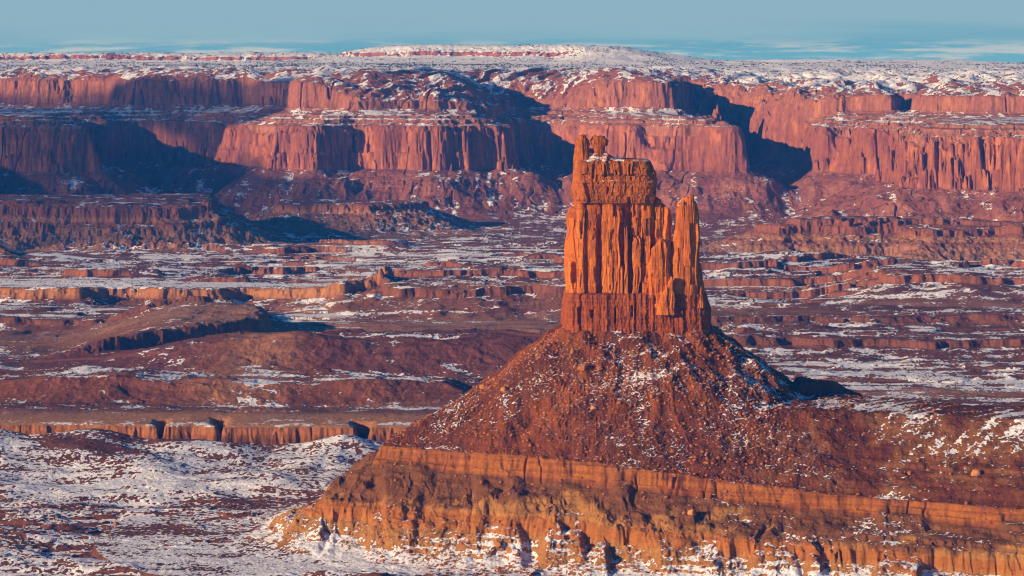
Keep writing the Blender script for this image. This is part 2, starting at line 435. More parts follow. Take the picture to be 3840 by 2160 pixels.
    rt_ = rt_ + 6 * fbm(x / 17, y / 17, 2, 66) * (1 - sstep(rt_, 10, 60))
    zc = prof(rt_, [(-30, 172), (0, 170), (14, 160), (45, 137), (100, 95), (128, 76), (160, 60), (230, 40), (420, 0)])
    zi = np.minimum(77 * k + 0.50 * (db - 5), 111 + 0.012 * db)
    dl = np.maximum(np.abs(x - 282) / 34, np.abs(y - 2338 - 0.5 * (x - 282)) / 26)
    zi = zi + 11 * (1 - sstep(dl, 0.86, 1.0))
    zi = smax(zi, zc, 8.0)
    zi = -smax(-zi, -(77 * k + 0.88 * (db - 3) + 2.0 * wf), 6.0)
    zi = 77 * k + (zi - 77 * k) * sstep(db, 5, 22)
    zb = np.where(db < 5, zo, zi)
    rub = np.abs(noise2(x / 3.1, y / 3.1, 71)) + 0.6 * np.abs(noise2(x / 1.5, y / 1.5, 72)) if full else 0.0
    crack = noise2(x / 5.5, y / 5.5, 73) if full else 0.0
    zb = zb + np.where(db > 6, (rub * (1.35 - .4 * sstep(x, 60, 140)) + 0.6 * wf2) * (1 - .6 * rr_) + (rg - .5) * 1.0, np.where(db < -5, rub * 0.5, 0)) * sstep(zb, 0, 12)
    # thin beds on the slope
    bed = terr(zb + 1.5 * wf + 40, 5.5, 0.35, 0.45) - 40
    bw_ = 0.16 + 0.30 * rr_ + 0.40 * sstep(6 - db, 0, 4) * sstep(fbm(x / 30, y / 30, 2, 68), -.3, .3)
    zb = np.where((db < 60) & (zb > 8), (1 - bw_) * zb + bw_ * bed, zb)
    inb_ = sstep(db, -4, -2) * (1 - sstep(db, 4, 6))
    zb = zb + inb_ * .6 * (terr(zb + .7 * wf2 + 40, 2.4, .3, .35) - 40 - zb)
    zb = zb * sstep(sb, -230, -180)
    z = np.where(near, smax(zb, z * (1 - sstep(sb, -60, 0)), 2.0), z)
    z = z + (0.35 * wf2 if full else 0.0)
    if not full:
        return z
    R.update(tng=tng, z=z, wn=wn, wf=wf, wf2=wf2, d1=d1, d2=d2, db=db, sb=sb, rt=rt_, d_can=d_can, d_rr=d_rr, d_mh=d_mh, d_bl1=d_bl1, d_red=d_red,
             d_m1=d_m1, d_m2=d_m2, d_m3=d_m3, tg=tg, gul=gul, gr=gr_, rg=rg, top=at, topl=tl, far=tf, mm=mm, nearm=nearm, on=on, k=k, fm=fm, fin=fin, rub=rub, mes=np.maximum(np.maximum(a1, a2), a3) - g1)
    return R


# patches of ground (centre in picture units of the flat floor, half sizes in m, amount)
def patch(px, py, rx, ry, a):
    Y = flatY(py); return (wx(px, Y), Y, rx, ry, a)


SNOW_P = [patch(2400, 988, 330, 38, -.42), patch(350, 1250, 260, 190, 0.16), patch(500, 1420, 330, 130, 0.08), patch(1200, 1420, 330, 60, 0.30), patch(330, 1140, 120, 70, -0.50), patch(480, 1150, 60, 60, -0.35),
          patch(190, 1185, 36, 14, -0.8), patch(860, 1262, 55, 12, -0.6), patch(120, 1210, 110, 26, -0.1), patch(900, 1130, 40, 40, -0.4), patch(600, 1270, 60, 30, -0.3),
          patch(300, 1330, 170, 30, -0.18), patch(500, 850, 330, 120, -0.55), patch(150, 930, 300, 70, 0.18), patch(600, 1040, 420, 50, -0.5),
          patch(550, 985, 420, 45, 0.1), patch(2100, 780, 420, 90, -0.45), patch(1300, 830, 300, 150, -0.5), patch(2350, 950, 300, 170, 0.26),
          patch(2100, 640, 560, 260, 0.25), patch(1150, 650, 520, 420, 0.08), patch(300, 650, 560, 360, -0.06), patch(300, 790, 420, 60, 0.25), patch(1300, 745, 200, 120, -0.2)]
TAN_P = [patch(2380, 985, 300, 50, .9), patch(500, 850, 420, 170, 0.9), patch(600, 1045, 520, 45, 1.0), patch(2100, 778, 520, 110, 0.7), patch(1300, 820, 360, 200, 0.8), patch(150, 940, 320, 90, 0.5), patch(1000, 1000, 150, 60, .6)]


def patches(x, y, L):
    r = np.zeros(x.shape, f32)
    for X, Y, rx, ry, a in L:
        r += f32(a) * np.exp(-(((x - X) / rx) ** 2) - ((y - Y) / ry) ** 2).astype(f32)
    return r


def C(*c): return np.array(c, f32)


def lerp(a, b, t):
    return a + (b - a) * t[..., None]


COL = dict(red=C(.215, .080, .048), tan=C(.56, .285, .17), talus=C(.165, .046, .017), band=C(.47, .155, .030), bad=C(.46, .205, .055), wing=C(.36, .115, .062),
           kay=C(.36, .13, .078), nav=C(.40, .145, .08), mtal=C(.29, .100, .068), olive=C(.29, .115, .036), dark=C(.20, .07, .045))


def paint(x, y, nx, ny, nz, R):
    """albedo and snow cover of every point"""
    z, wn, wf, wf2, d1, d2, db = (R[q] for q in ('z', 'wn', 'wf', 'wf2', 'd1', 'd2', 'db'))
    s1 = fbm(x / 24, y / 22, 3, 81); s2 = fbm(x / 70, y / 110, 3, 83); s3 = fbm(x / 5, y / 5, 2, 85); s4 = fbm(x / 2.2, y / 2.6, 2, 86); s5 = fbm(x / 190, y / 26, 4, 84)
    beds = noise2(z / 3.1 + 0.5 * wn, x / 900, 87) + 0.6 * noise2(z / 1.3 + 0.4 * wn, x / 500, 88)
    col = np.broadcast_to(COL['red'], x.shape + (3,)).copy()
    tan = np.clip(patches(x, y, TAN_P) + 0.25 * s2, 0, 1) * sstep(nz, 0.9, 0.98)
    col = lerp(col, COL['tan'], tan)
    # orange faces of the low benches
    steep = 1 - sstep(nz, 0.80, 0.93)
    og = np.clip(0.6 + 0.5 * s2, 0, 1) * steep * R['mm']
    col = lerp(col, C(.38, .13, .06), og)
    col = lerp(col, C(.50, .21, .075), sstep(R['d_bl1'], -6, 0) * steep * 0.8)
    col = lerp(col, C(.26, .085, .045), sstep(R['d_rr'], -50, -40) * (1 - sstep(R['d_rr'], 20, 40)) * 0.9)
    col = lerp(col, C(.20, .068, .050), sstep(R['d_mh'], -90, -70) * 0.9)
    cw = sstep(R['d_can'], -2, 1)
    cst = noise2(x / 4.0, z / 60, 89) * 0.5 + noise2(x / 11, z / 90, 90)
    cc = lerp(np.broadcast_to(C(.42, .15, .050), x.shape + (3,)), C(.15, .055, .03), sstep(cst, -0.25, 0.25) * sstep(R['d_can'], 1, 4))
    col = lerp(col, cc, cw)
    col = lerp(col, C(.62, .29, .125), sstep(R['d_can'], -100, -20) * (1 - cw) * sstep(y, 2900, 2930))
    # outlying mesas: yellow-brown badlands below, red beds, tan caprock
    for d, (t0, t1) in ((R['d_m1'], (38, 62)), (R['d_m2'], (30, 48)), (R['d_m3'], (26, 42))):
        m = sstep(d, -230, -150) * (R['mes'] > -6)
        c = lerp(np.broadcast_to(C(.40, .185, .098), x.shape + (3,)), C(.30, .105, .06), sstep(z + 6 * wf, t0, t1))
        c = lerp(c, C(.46, .20, .09), sstep(np.abs(z - t1 - 4), 6, 3))
        col = lerp(col, c, m)
    # great wall
    w = sstep(d1, -600, -260)
    tal = lerp(np.broadcast_to(COL['mtal'], x.shape + (3,)), C(.37, .14, .09), sstep(s2, -.2, .5))
    col = lerp(col, tal, w * (R['mes'] < 2))
    stain = noise2((x + 0.5 * y) / 9.0, z / 85, 91) + 0.6 * noise2((x - .4 * y) / 26.0, z / 130, 92)
    wc = lerp(np.broadcast_to(COL['wing'], x.shape + (3,)), C(.30, .095, .062), sstep(stain, 0.0, 0.5))
    wc = lerp(wc, C(.52, .175, .075), sstep(stain + 0.5 * wn, -0.1, -0.6))
    col = lerp(col, wc, sstep(d1, -3, 1))
    kc = lerp(np.broadcast_to(COL['kay'], x.shape + (3,)), C(.46, .19, .11), sstep(beds, -.2, .3))
    col = lerp(col, kc, sstep(d1, 30, 45))
    nc = lerp(np.broadcast_to(COL['nav'], x.shape + (3,)), C(.36, .13, .08), sstep(stain * .8 + beds * .3, 0.0, 0.5))
    nc = lerp(nc, C(.52, .20, .088), sstep(stain + 0.6 * wn, -0.15, -0.6) * (1 - sstep(nz, .5, .8)))
    col = lerp(col, nc, sstep(d2, -4, 2) * R['on'])
    pl = sstep(d2, 350, 900)
    col = lerp(col, lerp(np.broadcast_to(C(.34, .135, .085), x.shape + (3,)), C(.22, .10, .07), sstep(s2, -.2, .3)), pl)
    col = lerp(col, C(.46, .145, .085), sstep(R['top'], -50, -20) * (1 - sstep(nz, .75, .93)))
    col = lerp(col, C(.46, .145, .085), sstep(R['topl'], -30, -10) * (1 - sstep(nz, .80, .95)))
    # butte
    k = R['k']; zz = z / k
    bw = sstep(db, -130, -100) * sstep(z, 1.5, 5)
    b = lerp(np.broadcast_to(COL['bad'], x.shape + (3,)), C(.22, .085, .030), sstep(0.9 * (R['gr'] - .6) + .45 * s1 + .5 * wn + .3 * s2 + (zz - 36) * .03, -.15, .2))
    b = lerp(b, COL['band'], sstep(np.abs(zz - 29.5 + 1.2 * wf), 7.5, 4.5) * 0.85)
    inb = sstep(db, -4, -1.5)
    bandc = lerp(np.broadcast_to(COL['band'], x.shape + (3,)), C(.27, .078, .022), sstep(beds + .5 * s1 + .4 * wn, -.2, .6))
    bandc = lerp(bandc, C(.24, .060, .022), 1 - sstep(zz + 1.4 * wf, 60, 64))
    bandc = lerp(bandc, C(.27, .09, .028), np.clip(.75 * R['tng'] * (1 - sstep(zz, 66, 76)) + .35 * sstep(s2 + .6 * s1, .1, .6), 0, 1))
    b = lerp(b, bandc, inb)
    tc = lerp(np.broadcast_to(COL['talus'], x.shape + (3,)), C(.34, .090, .020), sstep((R['rg'] - .55) * 1.3 + .4 * s1, -.1, .35) * sstep(-R['rt'], -150, -50))
    tc = lerp(tc, C(.13, .042, .018), sstep(s2 + .5 * s1, 0.0, .7) * .8)
    tc = lerp(tc, COL['olive'], sstep(s2 * .7 + .5 * s1, -.35, .5) * sstep(x, 150, 280) * .9)
    b = lerp(b, tc, sstep(db, 5.0, 7.5))
    col = lerp(col, b, bw)
    # fine tone of the rock itself
    tone = 1 + 0.16 * beds + 0.16 * s3 + 0.12 * s1
    col = np.clip(col * np.clip(tone, .55, 1.5)[..., None], 0.01, 0.9)

    # ---- snow: lies on flats and gentle shaded slopes, thins on steep and sunward ground
    away = (nx * SAX + ny * SAY)                         # >0 faces away from the sun
    base = np.full(x.shape, 0.24, f32)
    base += (0.12 - .05 * sstep(y, 2330, 2250)) * R['nearm'] * (R['sb'] < -40) + 0.10 * R['mm']
    base += patches(x, y, SNOW_P) + .30 * sstep(R['d_bl1'], 6, 20)
    base -= .30 * sstep(R['d_mh'], -85, -55) * (1 - sstep(R['d_mh'], 30, 60)) + .26 * sstep(R['d_rr'], -48, -30) * (1 - sstep(R['d_rr'], 0, 10))
    base = np.where(d1 > -900, base * (1 - sstep(d1, -900, -400)) + sstep(d1, -900, -400) * (0.14 + 0.22 * sstep(R['tg'], 2, -9) + .30 * noise2(x / 17 + .5 * wf, y / 210, 98) + .16 * noise2(x / 150, y / 220, 99)), base)
    base = np.where(R['mes'] > 0, base * 0.3 + 0.12 * (R['gul'] < .55) + 0.1, base)
    base = base + sstep(d1, 26, 40) * 0.17 + sstep(d2, 10, 60) * (0.06 + .03 * sstep(x, 250, 600)) + sstep(d2, 150, 500) * 0.21 + 0.10 * sstep(R['top'], -360, -160) + 0.16 * sstep(R['top'], 0, 40)
    base = base + R['fm'] * sstep(d2, 0, 20) * (1 - sstep(d2, 300, 420)) * (0.55 * sstep(R['fin'], .42, .7) - .06)
    inbt = sstep(db, 4, 8)
    talsn = 0.27 + 0.5 * np.exp(-((x - 105) / 42) ** 2 - ((y - 2235) / 45) ** 2) + 0.72 * np.exp(-((x - 205) / 45) ** 2 - ((y - 2270) / 60) ** 2) \
        + sstep(x, 190, 240) * sstep(z, 100, 106) * (.55 * noise2((.80 * x - .6 * y) / 9, (.6 * x + .8 * y) / 48, 103) - .24) + 0.12 * sstep(x, 180, 230) * sstep(z, 102, 108) * (1 - sstep(z, 116, 126)) * (1 + 2 * noise2(x / 26, y / 9, 94)) + 0.22 * np.exp(-((x - 10) / 110) ** 2 - ((y - 2215) / 30) ** 2) \
        + 0.30 * (0.55 - R['rg']) + .22 * noise2(x / 15 + .6 * wf, y / 75, 100) * (1 - sstep(x, 170, 230)) + .42 * noise2((.80 * x - .6 * y) / 7, (.6 * x + .8 * y) / 62, 101) * sstep(x, 170, 230)
    base = base * (1 - bw) + bw * (inbt * (talsn + 0.30 * s2) + (1 - inbt) * (0.0 + 0.70 * sstep(z, 52, 8) + 1.3 * (0.60 - R['gr']) + .10))
    sc = base + bw * (0.30 * s4 - .08) + (1 - bw) * (0.16 + 0.22 * sstep(y, 2900, 3300)) * s5 * (1 - sstep(d1, -1000, -600)) + (0.30 - .12 * R['nearm']) * s1 + (0.24 + .10 * R['nearm']) * s3 + (0.22 - .05 * R['nearm']) * s2 + R['nearm'] * (1 - bw) * (.20 * s4 + .20 * fbm(x / 110, y / 15, 3, 102)) + 0.34 * np.clip(away, -.8, .8) + 0.9 * (nz - 0.93)
    sc = sc - 1.3 * (1 - sstep(nz, 0.55, 0.80))
    return col, sc


# ----------------------------------------------------------------------------------------------
# materials
# ----------------------------------------------------------------------------------------------
class NT:
    def __init__(self, name):
        self.m = bpy.data.materials.new(name); self.m.use_nodes = True
        self.t = self.m.node_tree; self.N = self.t.nodes; self.L = self.t.links; self.N.clear()

    def n(self, typ, **kw):
        nd = self.N.new(typ)
        for k, v in kw.items():
            if k.startswith('i_'):
                s = nd.inputs[k[2:].replace('_', ' ')] if not k[2:].isdigit() else nd.inputs[int(k[2:])]
                if hasattr(v, 'is_linked'): self.L.new(v, s)
                else: s.default_value = v
            else: setattr(nd, k, v)
        return nd

    def math(self, op, a, b):
        nd = self.N.new('ShaderNodeMath'); nd.operation = op
        for i, v in enumerate((a, b)):
            if hasattr(v, 'is_linked'): self.L.new(v, nd.inputs[i])
            else: nd.inputs[i].default_value = v
        return nd.outputs[0]

    def mix(self, f, a, b, typ='MIX'):
        nd = self.N.new('ShaderNodeMix'); nd.data_type = 'RGBA'; nd.blend_type = typ
        for i, v in ((0, f), (6, a), (7, b)):
            if hasattr(v, 'is_linked'): self.L.new(v, nd.inputs[i])
            elif i and len(v) == 3: nd.inputs[i].default_value = tuple(v) + (1,)
            else: nd.inputs[i].default_value = v
        return nd.outputs[2]


def rock_material(name, fine, bump, snow_noise=0.22, stretch=(1, 1, 1), tone=0.88):
    """rock whose albedo comes from its beds (attribute 'rock') and that carries snow where attribute 'snow' is high"""
    q = NT(name)
    tc = q.n('ShaderNodeTexCoord')
    mp = q.n('ShaderNodeMapping', i_0=tc.outputs['Object']); mp.inputs['Scale'].default_value = stretch
    n1 = q.n('ShaderNodeTexNoise', i_Vector=mp.outputs[0], i_Scale=1.0 / fine, i_Detail=5.0, i_Roughness=0.65)
    n2 = q.n('ShaderNodeTexNoise', i_Vector=mp.outputs[0], i_Scale=0.27 / fine, i_Detail=3.0)
    rock = q.n('ShaderNodeAttribute', attribute_name='rock')
    snow = q.n('ShaderNodeAttribute', attribute_name='snow')
    t = q.n('ShaderNodeMapRange', i_0=n1.outputs[0]); t.inputs[1].default_value = .25; t.inputs[2].default_value = .75
    t.inputs[3].default_value = .60 * tone; t.inputs[4].default_value = 1.16 * tone
    v = q.n('ShaderNodeCombineXYZ', i_0=t.outputs[0], i_1=t.outputs[0], i_2=t.outputs[0])
    c = q.mix(1.0, rock.outputs['Color'], v.outputs[0], 'MULTIPLY')
    s = q.math('ADD', snow.outputs['Fac'], q.math('MULTIPLY', q.math('SUBTRACT', n1.outputs[0], 0.5), snow_noise * 3.2))
    m = q.n('ShaderNodeMapRange', i_0=s, interpolation_type='SMOOTHSTEP'); m.inputs[1].default_value = .36; m.inputs[2].default_value = .46
    sn = q.mix(n2.outputs[0], (.86, .85, .86), (.92, .92, .94))
    c = q.mix(m.outputs[0], c, sn)
    bp = q.n('ShaderNodeBump', i_Height=n1.outputs[0], i_Distance=bump, i_Strength=0.8)
    bs = q.n('ShaderNodeBsdfPrincipled', i_Base_Color=c, i_Roughness=0.92, i_Normal=bp.outputs[0])
    bs.inputs['Specular IOR Level'].default_value = 0.03
    o = q.n('ShaderNodeOutputMaterial', i_Surface=bs.outputs[0])
    return q.m


M_NEAR = rock_material('near_rock', 2.2, 1.1, 0.42)
M_MID = rock_material('basin_ground', 3.6, 1.6, 0.30, (1, .8, 1))
M_FAR = rock_material('far_sandstone', 11.0, 5.0, 0.22, (1, 1, .8))
M_TOWER = rock_material('tower_sandstone', 2.6, 0.7, 0.10, (1, 1, .35), 0.98)


def plain_material(name, c1, c2, scale, bump, rough=0.9):
    q = NT(name)
    tc = q.n('ShaderNodeTexCoord')
    n1 = q.n('ShaderNodeTexNoise', i_Vector=tc.outputs['Object'], i_Scale=scale, i_Detail=5.0, i_Roughness=.6)
    c = q.mix(n1.outputs[0], c1, c2)
    bp = q.n('ShaderNodeBump', i_Height=n1.outputs[0], i_Distance=bump)
    bs = q.n('ShaderNodeBsdfPrincipled', i_Base_Color=c, i_Roughness=rough, i_Normal=bp.outputs[0])
    bs.inputs['Specular IOR Level'].default_value = 0.15
    q.n('ShaderNodeOutputMaterial', i_Surface=bs.outputs[0])
    return q.m


def tag(o, label=None, cat=None, group=None, kind=None):
    if label: o['label'] = label
    if cat: o['category'] = cat
    if group: o['group'] = group
    if kind: o['kind'] = kind
    return o


def mesh_obj(name, V, quads, mat, attrs=None, parent=None, smooth=True, loc=(0, 0, 0), tris=None):
    me = bpy.data.meshes.new(name)
    V = np.asarray(V, f32) - np.asarray(loc, f32)
    nq = len(quads) if quads is not None else 0
    nt_ = len(tris) if tris is not None else 0
    me.vertices.add(len(V)); me.vertices.foreach_set('co', V.ravel())
    li = np.concatenate([np.asarray(a, np.int32).ravel() for a in (quads, tris) if a is not None and len(a)])
    tot = np.concatenate([np.full(nq, 4, np.int32), np.full(nt_, 3, np.int32)])
    me.loops.add(len(li)); me.loops.foreach_set('vertex_index', li)
    me.polygons.add(nq + nt_)
    me.polygons.foreach_set('loop_start', np.concatenate([[0], np.cumsum(tot)[:-1]]).astype(np.int32))
    me.polygons.foreach_set('use_smooth', np.full(nq + nt_, smooth))
    if attrs:
        for an, a in attrs.items():
            if a.ndim == 2:
                at = me.attributes.new(an, 'FLOAT_COLOR', 'POINT')
                at.data.foreach_set('color', np.concatenate([a, np.ones((len(a), 1), f32)], 1).astype(f32).ravel())
            else:
                at = me.attributes.new(an, 'FLOAT', 'POINT')
                at.data.foreach_set('value', a.astype(f32))
    me.update(calc_edges=True)
    me.materials.append(mat)
    o = bpy.data.objects.new(name, me)
    o.location = loc
    S.collection.objects.link(o)
    if parent is not None:
        o.parent = parent
    return o


# ----------------------------------------------------------------------------------------------
# the land, one fan-shaped sheet with rows packed where relief is steep, cut into its land forms
# ----------------------------------------------------------------------------------------------
COLSTEP, NROW = 1.5, 1750


def build_land():
    dense = np.arange(-170, 2746, COLSTEP)
    g = np.cumsum(COLSTEP * 1.06 ** np.arange(1, 78)); g = g[g < 3600]
    U = np.concatenate([dense[0] - g[::-1], dense, dense[-1] + g]); nc = len(U)
    Yf = 1750 * np.exp(np.linspace(0, math.log(24000 / 1750), 6200))
    ci = np.unique(np.concatenate([np.arange(0, nc, 5), [nc - 1]]))

    def coarse(i):
        x = wx(U[i], Yf).astype(f32)
        return height(x, Yf.astype(f32), False)
    with ThreadPoolExecutor(4) as ex:
        Z = np.array(list(ex.map(coarse, ci)))
    py = (CAMZ - Z) / Yf * FPX
    ds = np.abs(np.diff(py, axis=1))
    ds = np.minimum(ds, 6.0) + 0.055
    nearw = np.where(Yf[1:] < 2600, 1.25, 1.0)
    ds = ds * nearw
    # ground out of the camera's sight needs fewer rows
    seen = -py
    hid = seen[:, 1:] < np.maximum.accumulate(seen, 1)[:, :-1] - 0.3
    ds = np.where(hid, 0.3 * ds, ds)
    hw = 16
    kk = np.exp(-0.5 * (np.arange(-hw, hw + 1) / 6.5) ** 2); kk /= kk.sum()
    dp = np.pad(ds, ((hw, hw), (0, 0)), 'edge')
    ds = sum(kk[j] * dp[j:j + len(ds)] for j in range(2 * hw + 1))
    cum = np.concatenate([np.zeros((len(ci), 1)), np.cumsum(ds, 1)], 1)
    cum /= cum[:, -1:]
    tt = np.linspace(0, 1, NROW)
    YR = np.array([np.interp(tt, cum[a], Yf) for a in range(len(ci))])      # rows for the coarse columns
    Yg = np.empty((nc, NROW))
    for r in range(NROW):
        Yg[:, r] = np.interp(np.arange(nc), ci, YR[:, r])
    Xg = (U[:, None] - CX) / FPX * Yg
    X, Y = Xg.astype(f32), Yg.astype(f32)

    def chunk(sl):
        return height(X[sl].ravel(), Y[sl].ravel(), True)
    step = 60
    sls = [slice(a, min(a + step, nc)) for a in range(0, nc, step)]
    with ThreadPoolExecutor(4) as ex:
        parts = list(ex.map(chunk, sls))
    Zg = np.concatenate([p['z'] for p in parts]).reshape(nc, NROW)
    # normals
    P = np.stack([X, Y, Zg], -1)
    du = np.gradient(P, axis=0); dv = np.gradient(P, axis=1)
    nrm = np.cross(du, dv)
    nrm /= np.linalg.norm(nrm, axis=-1, keepdims=True) + 1e-9
    del du, dv
    nrm = nrm.reshape(-1, 3)

    def pchunk(a):
        i, sl = a
        n = nrm[sl.start * NROW:sl.stop * NROW]
        return paint(X[sl].ravel(), Y[sl].ravel(), n[:, 0], n[:, 1], n[:, 2], parts[i])
    with ThreadPoolExecutor(4) as ex:
        pc = list(ex.map(pchunk, list(enumerate(sls))))
    col = np.concatenate([p[0] for p in pc]); snow = np.concatenate([p[1] for p in pc])
    reg = np.zeros(nc * NROW, np.int8)
    cat = lambda k: np.concatenate([p[k] for p in parts])
    reg[cat('d_can') > -1.5] = 6
    reg[cat('d_bl1') > -40] = 7
    reg[cat('d_rr') > -46] = 8
    reg[cat('d_mh') > -85] = 9
    mes = cat('mes') > 0
    reg[mes & (cat('d_m1') > -205)] = 2
    reg[mes & (cat('d_m2') > -185)] = 3
    reg[mes & (cat('d_m3') > -155)] = 4
    reg[(cat('d1') > -420) & ~mes] = 1
    reg[np.maximum(cat('top'), cat('topl')) > -150] = 10
    reg[(cat('sb') > -125) & (P.reshape(-1, 3)[:, 2] > 2.5)] = 5
    idx = np.arange(nc * NROW, dtype=np.int32).reshape(nc, NROW)
    q = np.stack([idx[:-1, :-1], idx[1:, :-1], idx[1:, 1:], idx[:-1, 1:]], -1).reshape(-1, 4)
    fr = reg[q[:, 0]]
    Pf = P.reshape(-1, 3)
    spec = {0: ('ground', M_MID, 'structure', 'red and tan desert basin floor patched with snow'),
            1: ('cliffs', M_FAR, 'structure', 'high red sandstone cliff wall with snowy ledges and long alcove shadows'),
            10: ('mesa', M_FAR, 'structure', 'snow dusted flat mesa top along the skyline'),
            2: ('mesa', M_FAR, 'structure', 'purple flat topped mesa with snowy rim and ribbed badland foot'),
            3: ('mesa', M_FAR, 'structure', 'small tan mesa with a snowy top before the cliff wall'),
            4: ('mesa', M_FAR, 'structure', 'low tan caprock mesa with snowy gullies behind the tower'),
            5: ('hill', M_NEAR, 'structure', 'red talus pedestal with orange rock band carrying the tower'),
            6: ('canyon', M_MID, 'structure', 'narrow gorge with streaked orange far wall'),
            7: ('bench_terrain', M_MID, 'structure', 'orange stepped bench with a white snow top'),
            8: ('ridge_terrain', M_MID, 'structure', 'low dark red ridge with thin snow crest'),
            9: ('ridge_terrain', M_MID, 'structure', 'dark purple hill throwing a long shadow on the tan flat')}
    for r, (nm, mt, kd, lb) in spec.items():
        qq = q[fr == r]
        if not len(qq): continue
        u, inv = np.unique(qq, return_inverse=True)
        tag(mesh_obj(nm, Pf[u], inv.reshape(-1, 4), mt, dict(rock=col[u], snow=snow[u])), lb, None, None, kd)
    print('land', nc, NROW, len(q))


build_land()

# ----------------------------------------------------------------------------------------------
# the rock tower
# ----------------------------------------------------------------------------------------------
TY = 2290.0                                             # distance of its front face
def tx(px): return (np.asarray(px, float) - CX) / FPX * TY
def tz(py): return CAMZ - (np.asarray(py, float) - PY0) / FPX * TY
def cpx(c): return 1375.2 + np.asarray(c, float) / 5.401   # close-up units -> picture units
def cpy(c): return 328.7 + np.asarray(c, float) / 5.401


def outline(n, front, sides):
    t = np.linspace(0, 2 * np.pi, 4001)[:-1] - np.pi * 0.5
    ux = np.sign(np.cos(t)) * np.abs(np.cos(t)) ** (2 / n); uy = np.sign(np.sin(t)) * np.abs(np.sin(t)) ** (2 / n)
    w = np.where(uy < -0.5, 1.0, np.where(uy < 0.6, sides, 0.3))
    ds = np.hypot(np.diff(ux, append=ux[:1]), np.diff(uy, append=uy[:1])) * w
    c = np.concatenate([[0], np.cumsum(ds)]); c /= c[-1]
    s = np.linspace(0, 1, front + 1)[:-1]
    ux = np.interp(s, c, np.append(ux, ux[0])); uy = np.interp(s, c, np.append(uy, uy[0]))
    return ux, uy


def loft(name, left, right, halfdepth, yc, relief, colour, root, zstep=0.42, n=5, count=760, rough=0.6, seed=0, topz=None, snowtop=0.3, capround=0.25, label=None):
    """closed rock body: left / right are (picture x, picture y) outlines from top to bottom"""
    L = np.array(left, float); Rr = np.array(right, float)
    zt, zb = tz(min(L[0, 1], Rr[0, 1])), tz(max(L[-1, 1], Rr[-1, 1]))
    nz = max(8, int((zt - zb) / zstep)); zs = np.linspace(zb, zt, nz)
    xl = np.interp(-zs, -tz(L[:, 1]), tx(L[:, 0])); xr = np.interp(-zs, -tz(Rr[:, 1]), tx(Rr[:, 0]))
    ux, uy = outline(n, count, 0.55)
    a = (xr - xl) / 2; xc = (xr + xl) / 2
    hd = np.interp(zs, [zb, zt], halfdepth[::-1]) if np.ndim(halfdepth) else np.full(nz, halfdepth)
    A0, B0 = a.mean(), hd.mean()
    ex = np.roll(ux, -1) * A0 - np.roll(ux, 1) * A0; ey = np.roll(uy, -1) * B0 - np.roll(uy, 1) * B0
    ln = np.hypot(ex, ey) + 1e-9; nx, ny = ey / ln, -ex / ln
    Xg = xc[:, None] + a[:, None] * ux; Yg = yc + hd[:, None] * uy; Zg = np.repeat(zs[:, None], len(ux), 1)
    fr = np.clip((-ny - 0.35) / 0.5, 0, 1); fr = fr * fr * (3 - 2 * fr)
    sl = np.concatenate([[0], np.cumsum(np.hypot(np.diff(ux) * A0, np.diff(uy) * B0))])
    side = np.repeat(sl[None], nz, 0)
    F = relief(Xg, Zg)
    cell = np.floor(side / 7.0 + 0.6 * noise2(side / 9 + seed, Zg / 40, 5)); G = (noise2(cell * 1.37 + seed, cell * 0.71 + np.floor(Zg / 31), 6)) * 1.3
    rl = fr[None] * F + (1 - fr[None]) * G
    rl = rl + rough * (fbm3(Xg / 7 + seed, Yg / 7, Zg / 9, 4, seed % 20) + 0.5 * noise2(Zg / 2.3, Xg / 60, 9 + seed % 7) * 0.8)
    Xg = Xg + nx * rl; Yg = Yg + ny * rl
    # rounded, broken top
    rows = [(Xg, Yg, Zg)]
    cxm, cym = Xg[-1].mean(), Yg[-1].mean()
    for f, up in ((0.97, .25), (0.90, .6), (0.72, .9), (0.45, 1.0), (0.2, 1.05), (0.02, 1.05)):
        x_ = cxm + (Xg[-1] - cxm) * f; y_ = cym + (Yg[-1] - cym) * f
        z_ = zs[-1] + capround * 3 * up + fbm(x_ / 5, y_ / 5, 3, 40 + seed % 9) * 1.1 * (1 - f * 0.3) + 0.8
        z_ = np.where(f > .95, zs[-1] + 0.5, z_)
        rows.append((x_[None], y_[None], z_[None]))
    X = np.concatenate([r[0] for r in rows]); Y = np.concatenate([r[1] for r in rows]); Z = np.concatenate([r[2] for r in rows])
    P = np.stack([X, Y, Z], -1).astype(f32)
    m = P.shape[0]; k = P.shape[1]
    du = np.roll(P, -1, 1) - np.roll(P, 1, 1); dv = np.gradient(P, axis=0)
    nr = np.cross(du, dv); nr /= np.linalg.norm(nr, axis=-1, keepdims=True) + 1e-9
    col = colour(X, Y, Z)
    snow = -0.22 + (nr[..., 2] - 0.62) * 0.9 + 0.5 * noise2(X / 9, Z / 9, 45) + snowtop * sstep(nr[..., 2], .45, .8) + 0.3 * fbm(X / 3, Y / 3 + Z / 3, 2, 44) - 0.35 * (1 - sstep(nr[..., 2], .3, .6))
    idx = np.arange(m * k).reshape(m, k); nx_ = np.roll(idx, -1, 1)
    q = np.stack([idx[:-1], nx_[:-1], nx_[1:], idx[1:]], -1).reshape(-1, 4)
    o = mesh_obj(name, P.reshape(-1, 3), q, M_TOWER, dict(rock=col.reshape(-1, 3).astype(f32), snow=snow.ravel()), root)
    if label: o['label'] = label
    return o


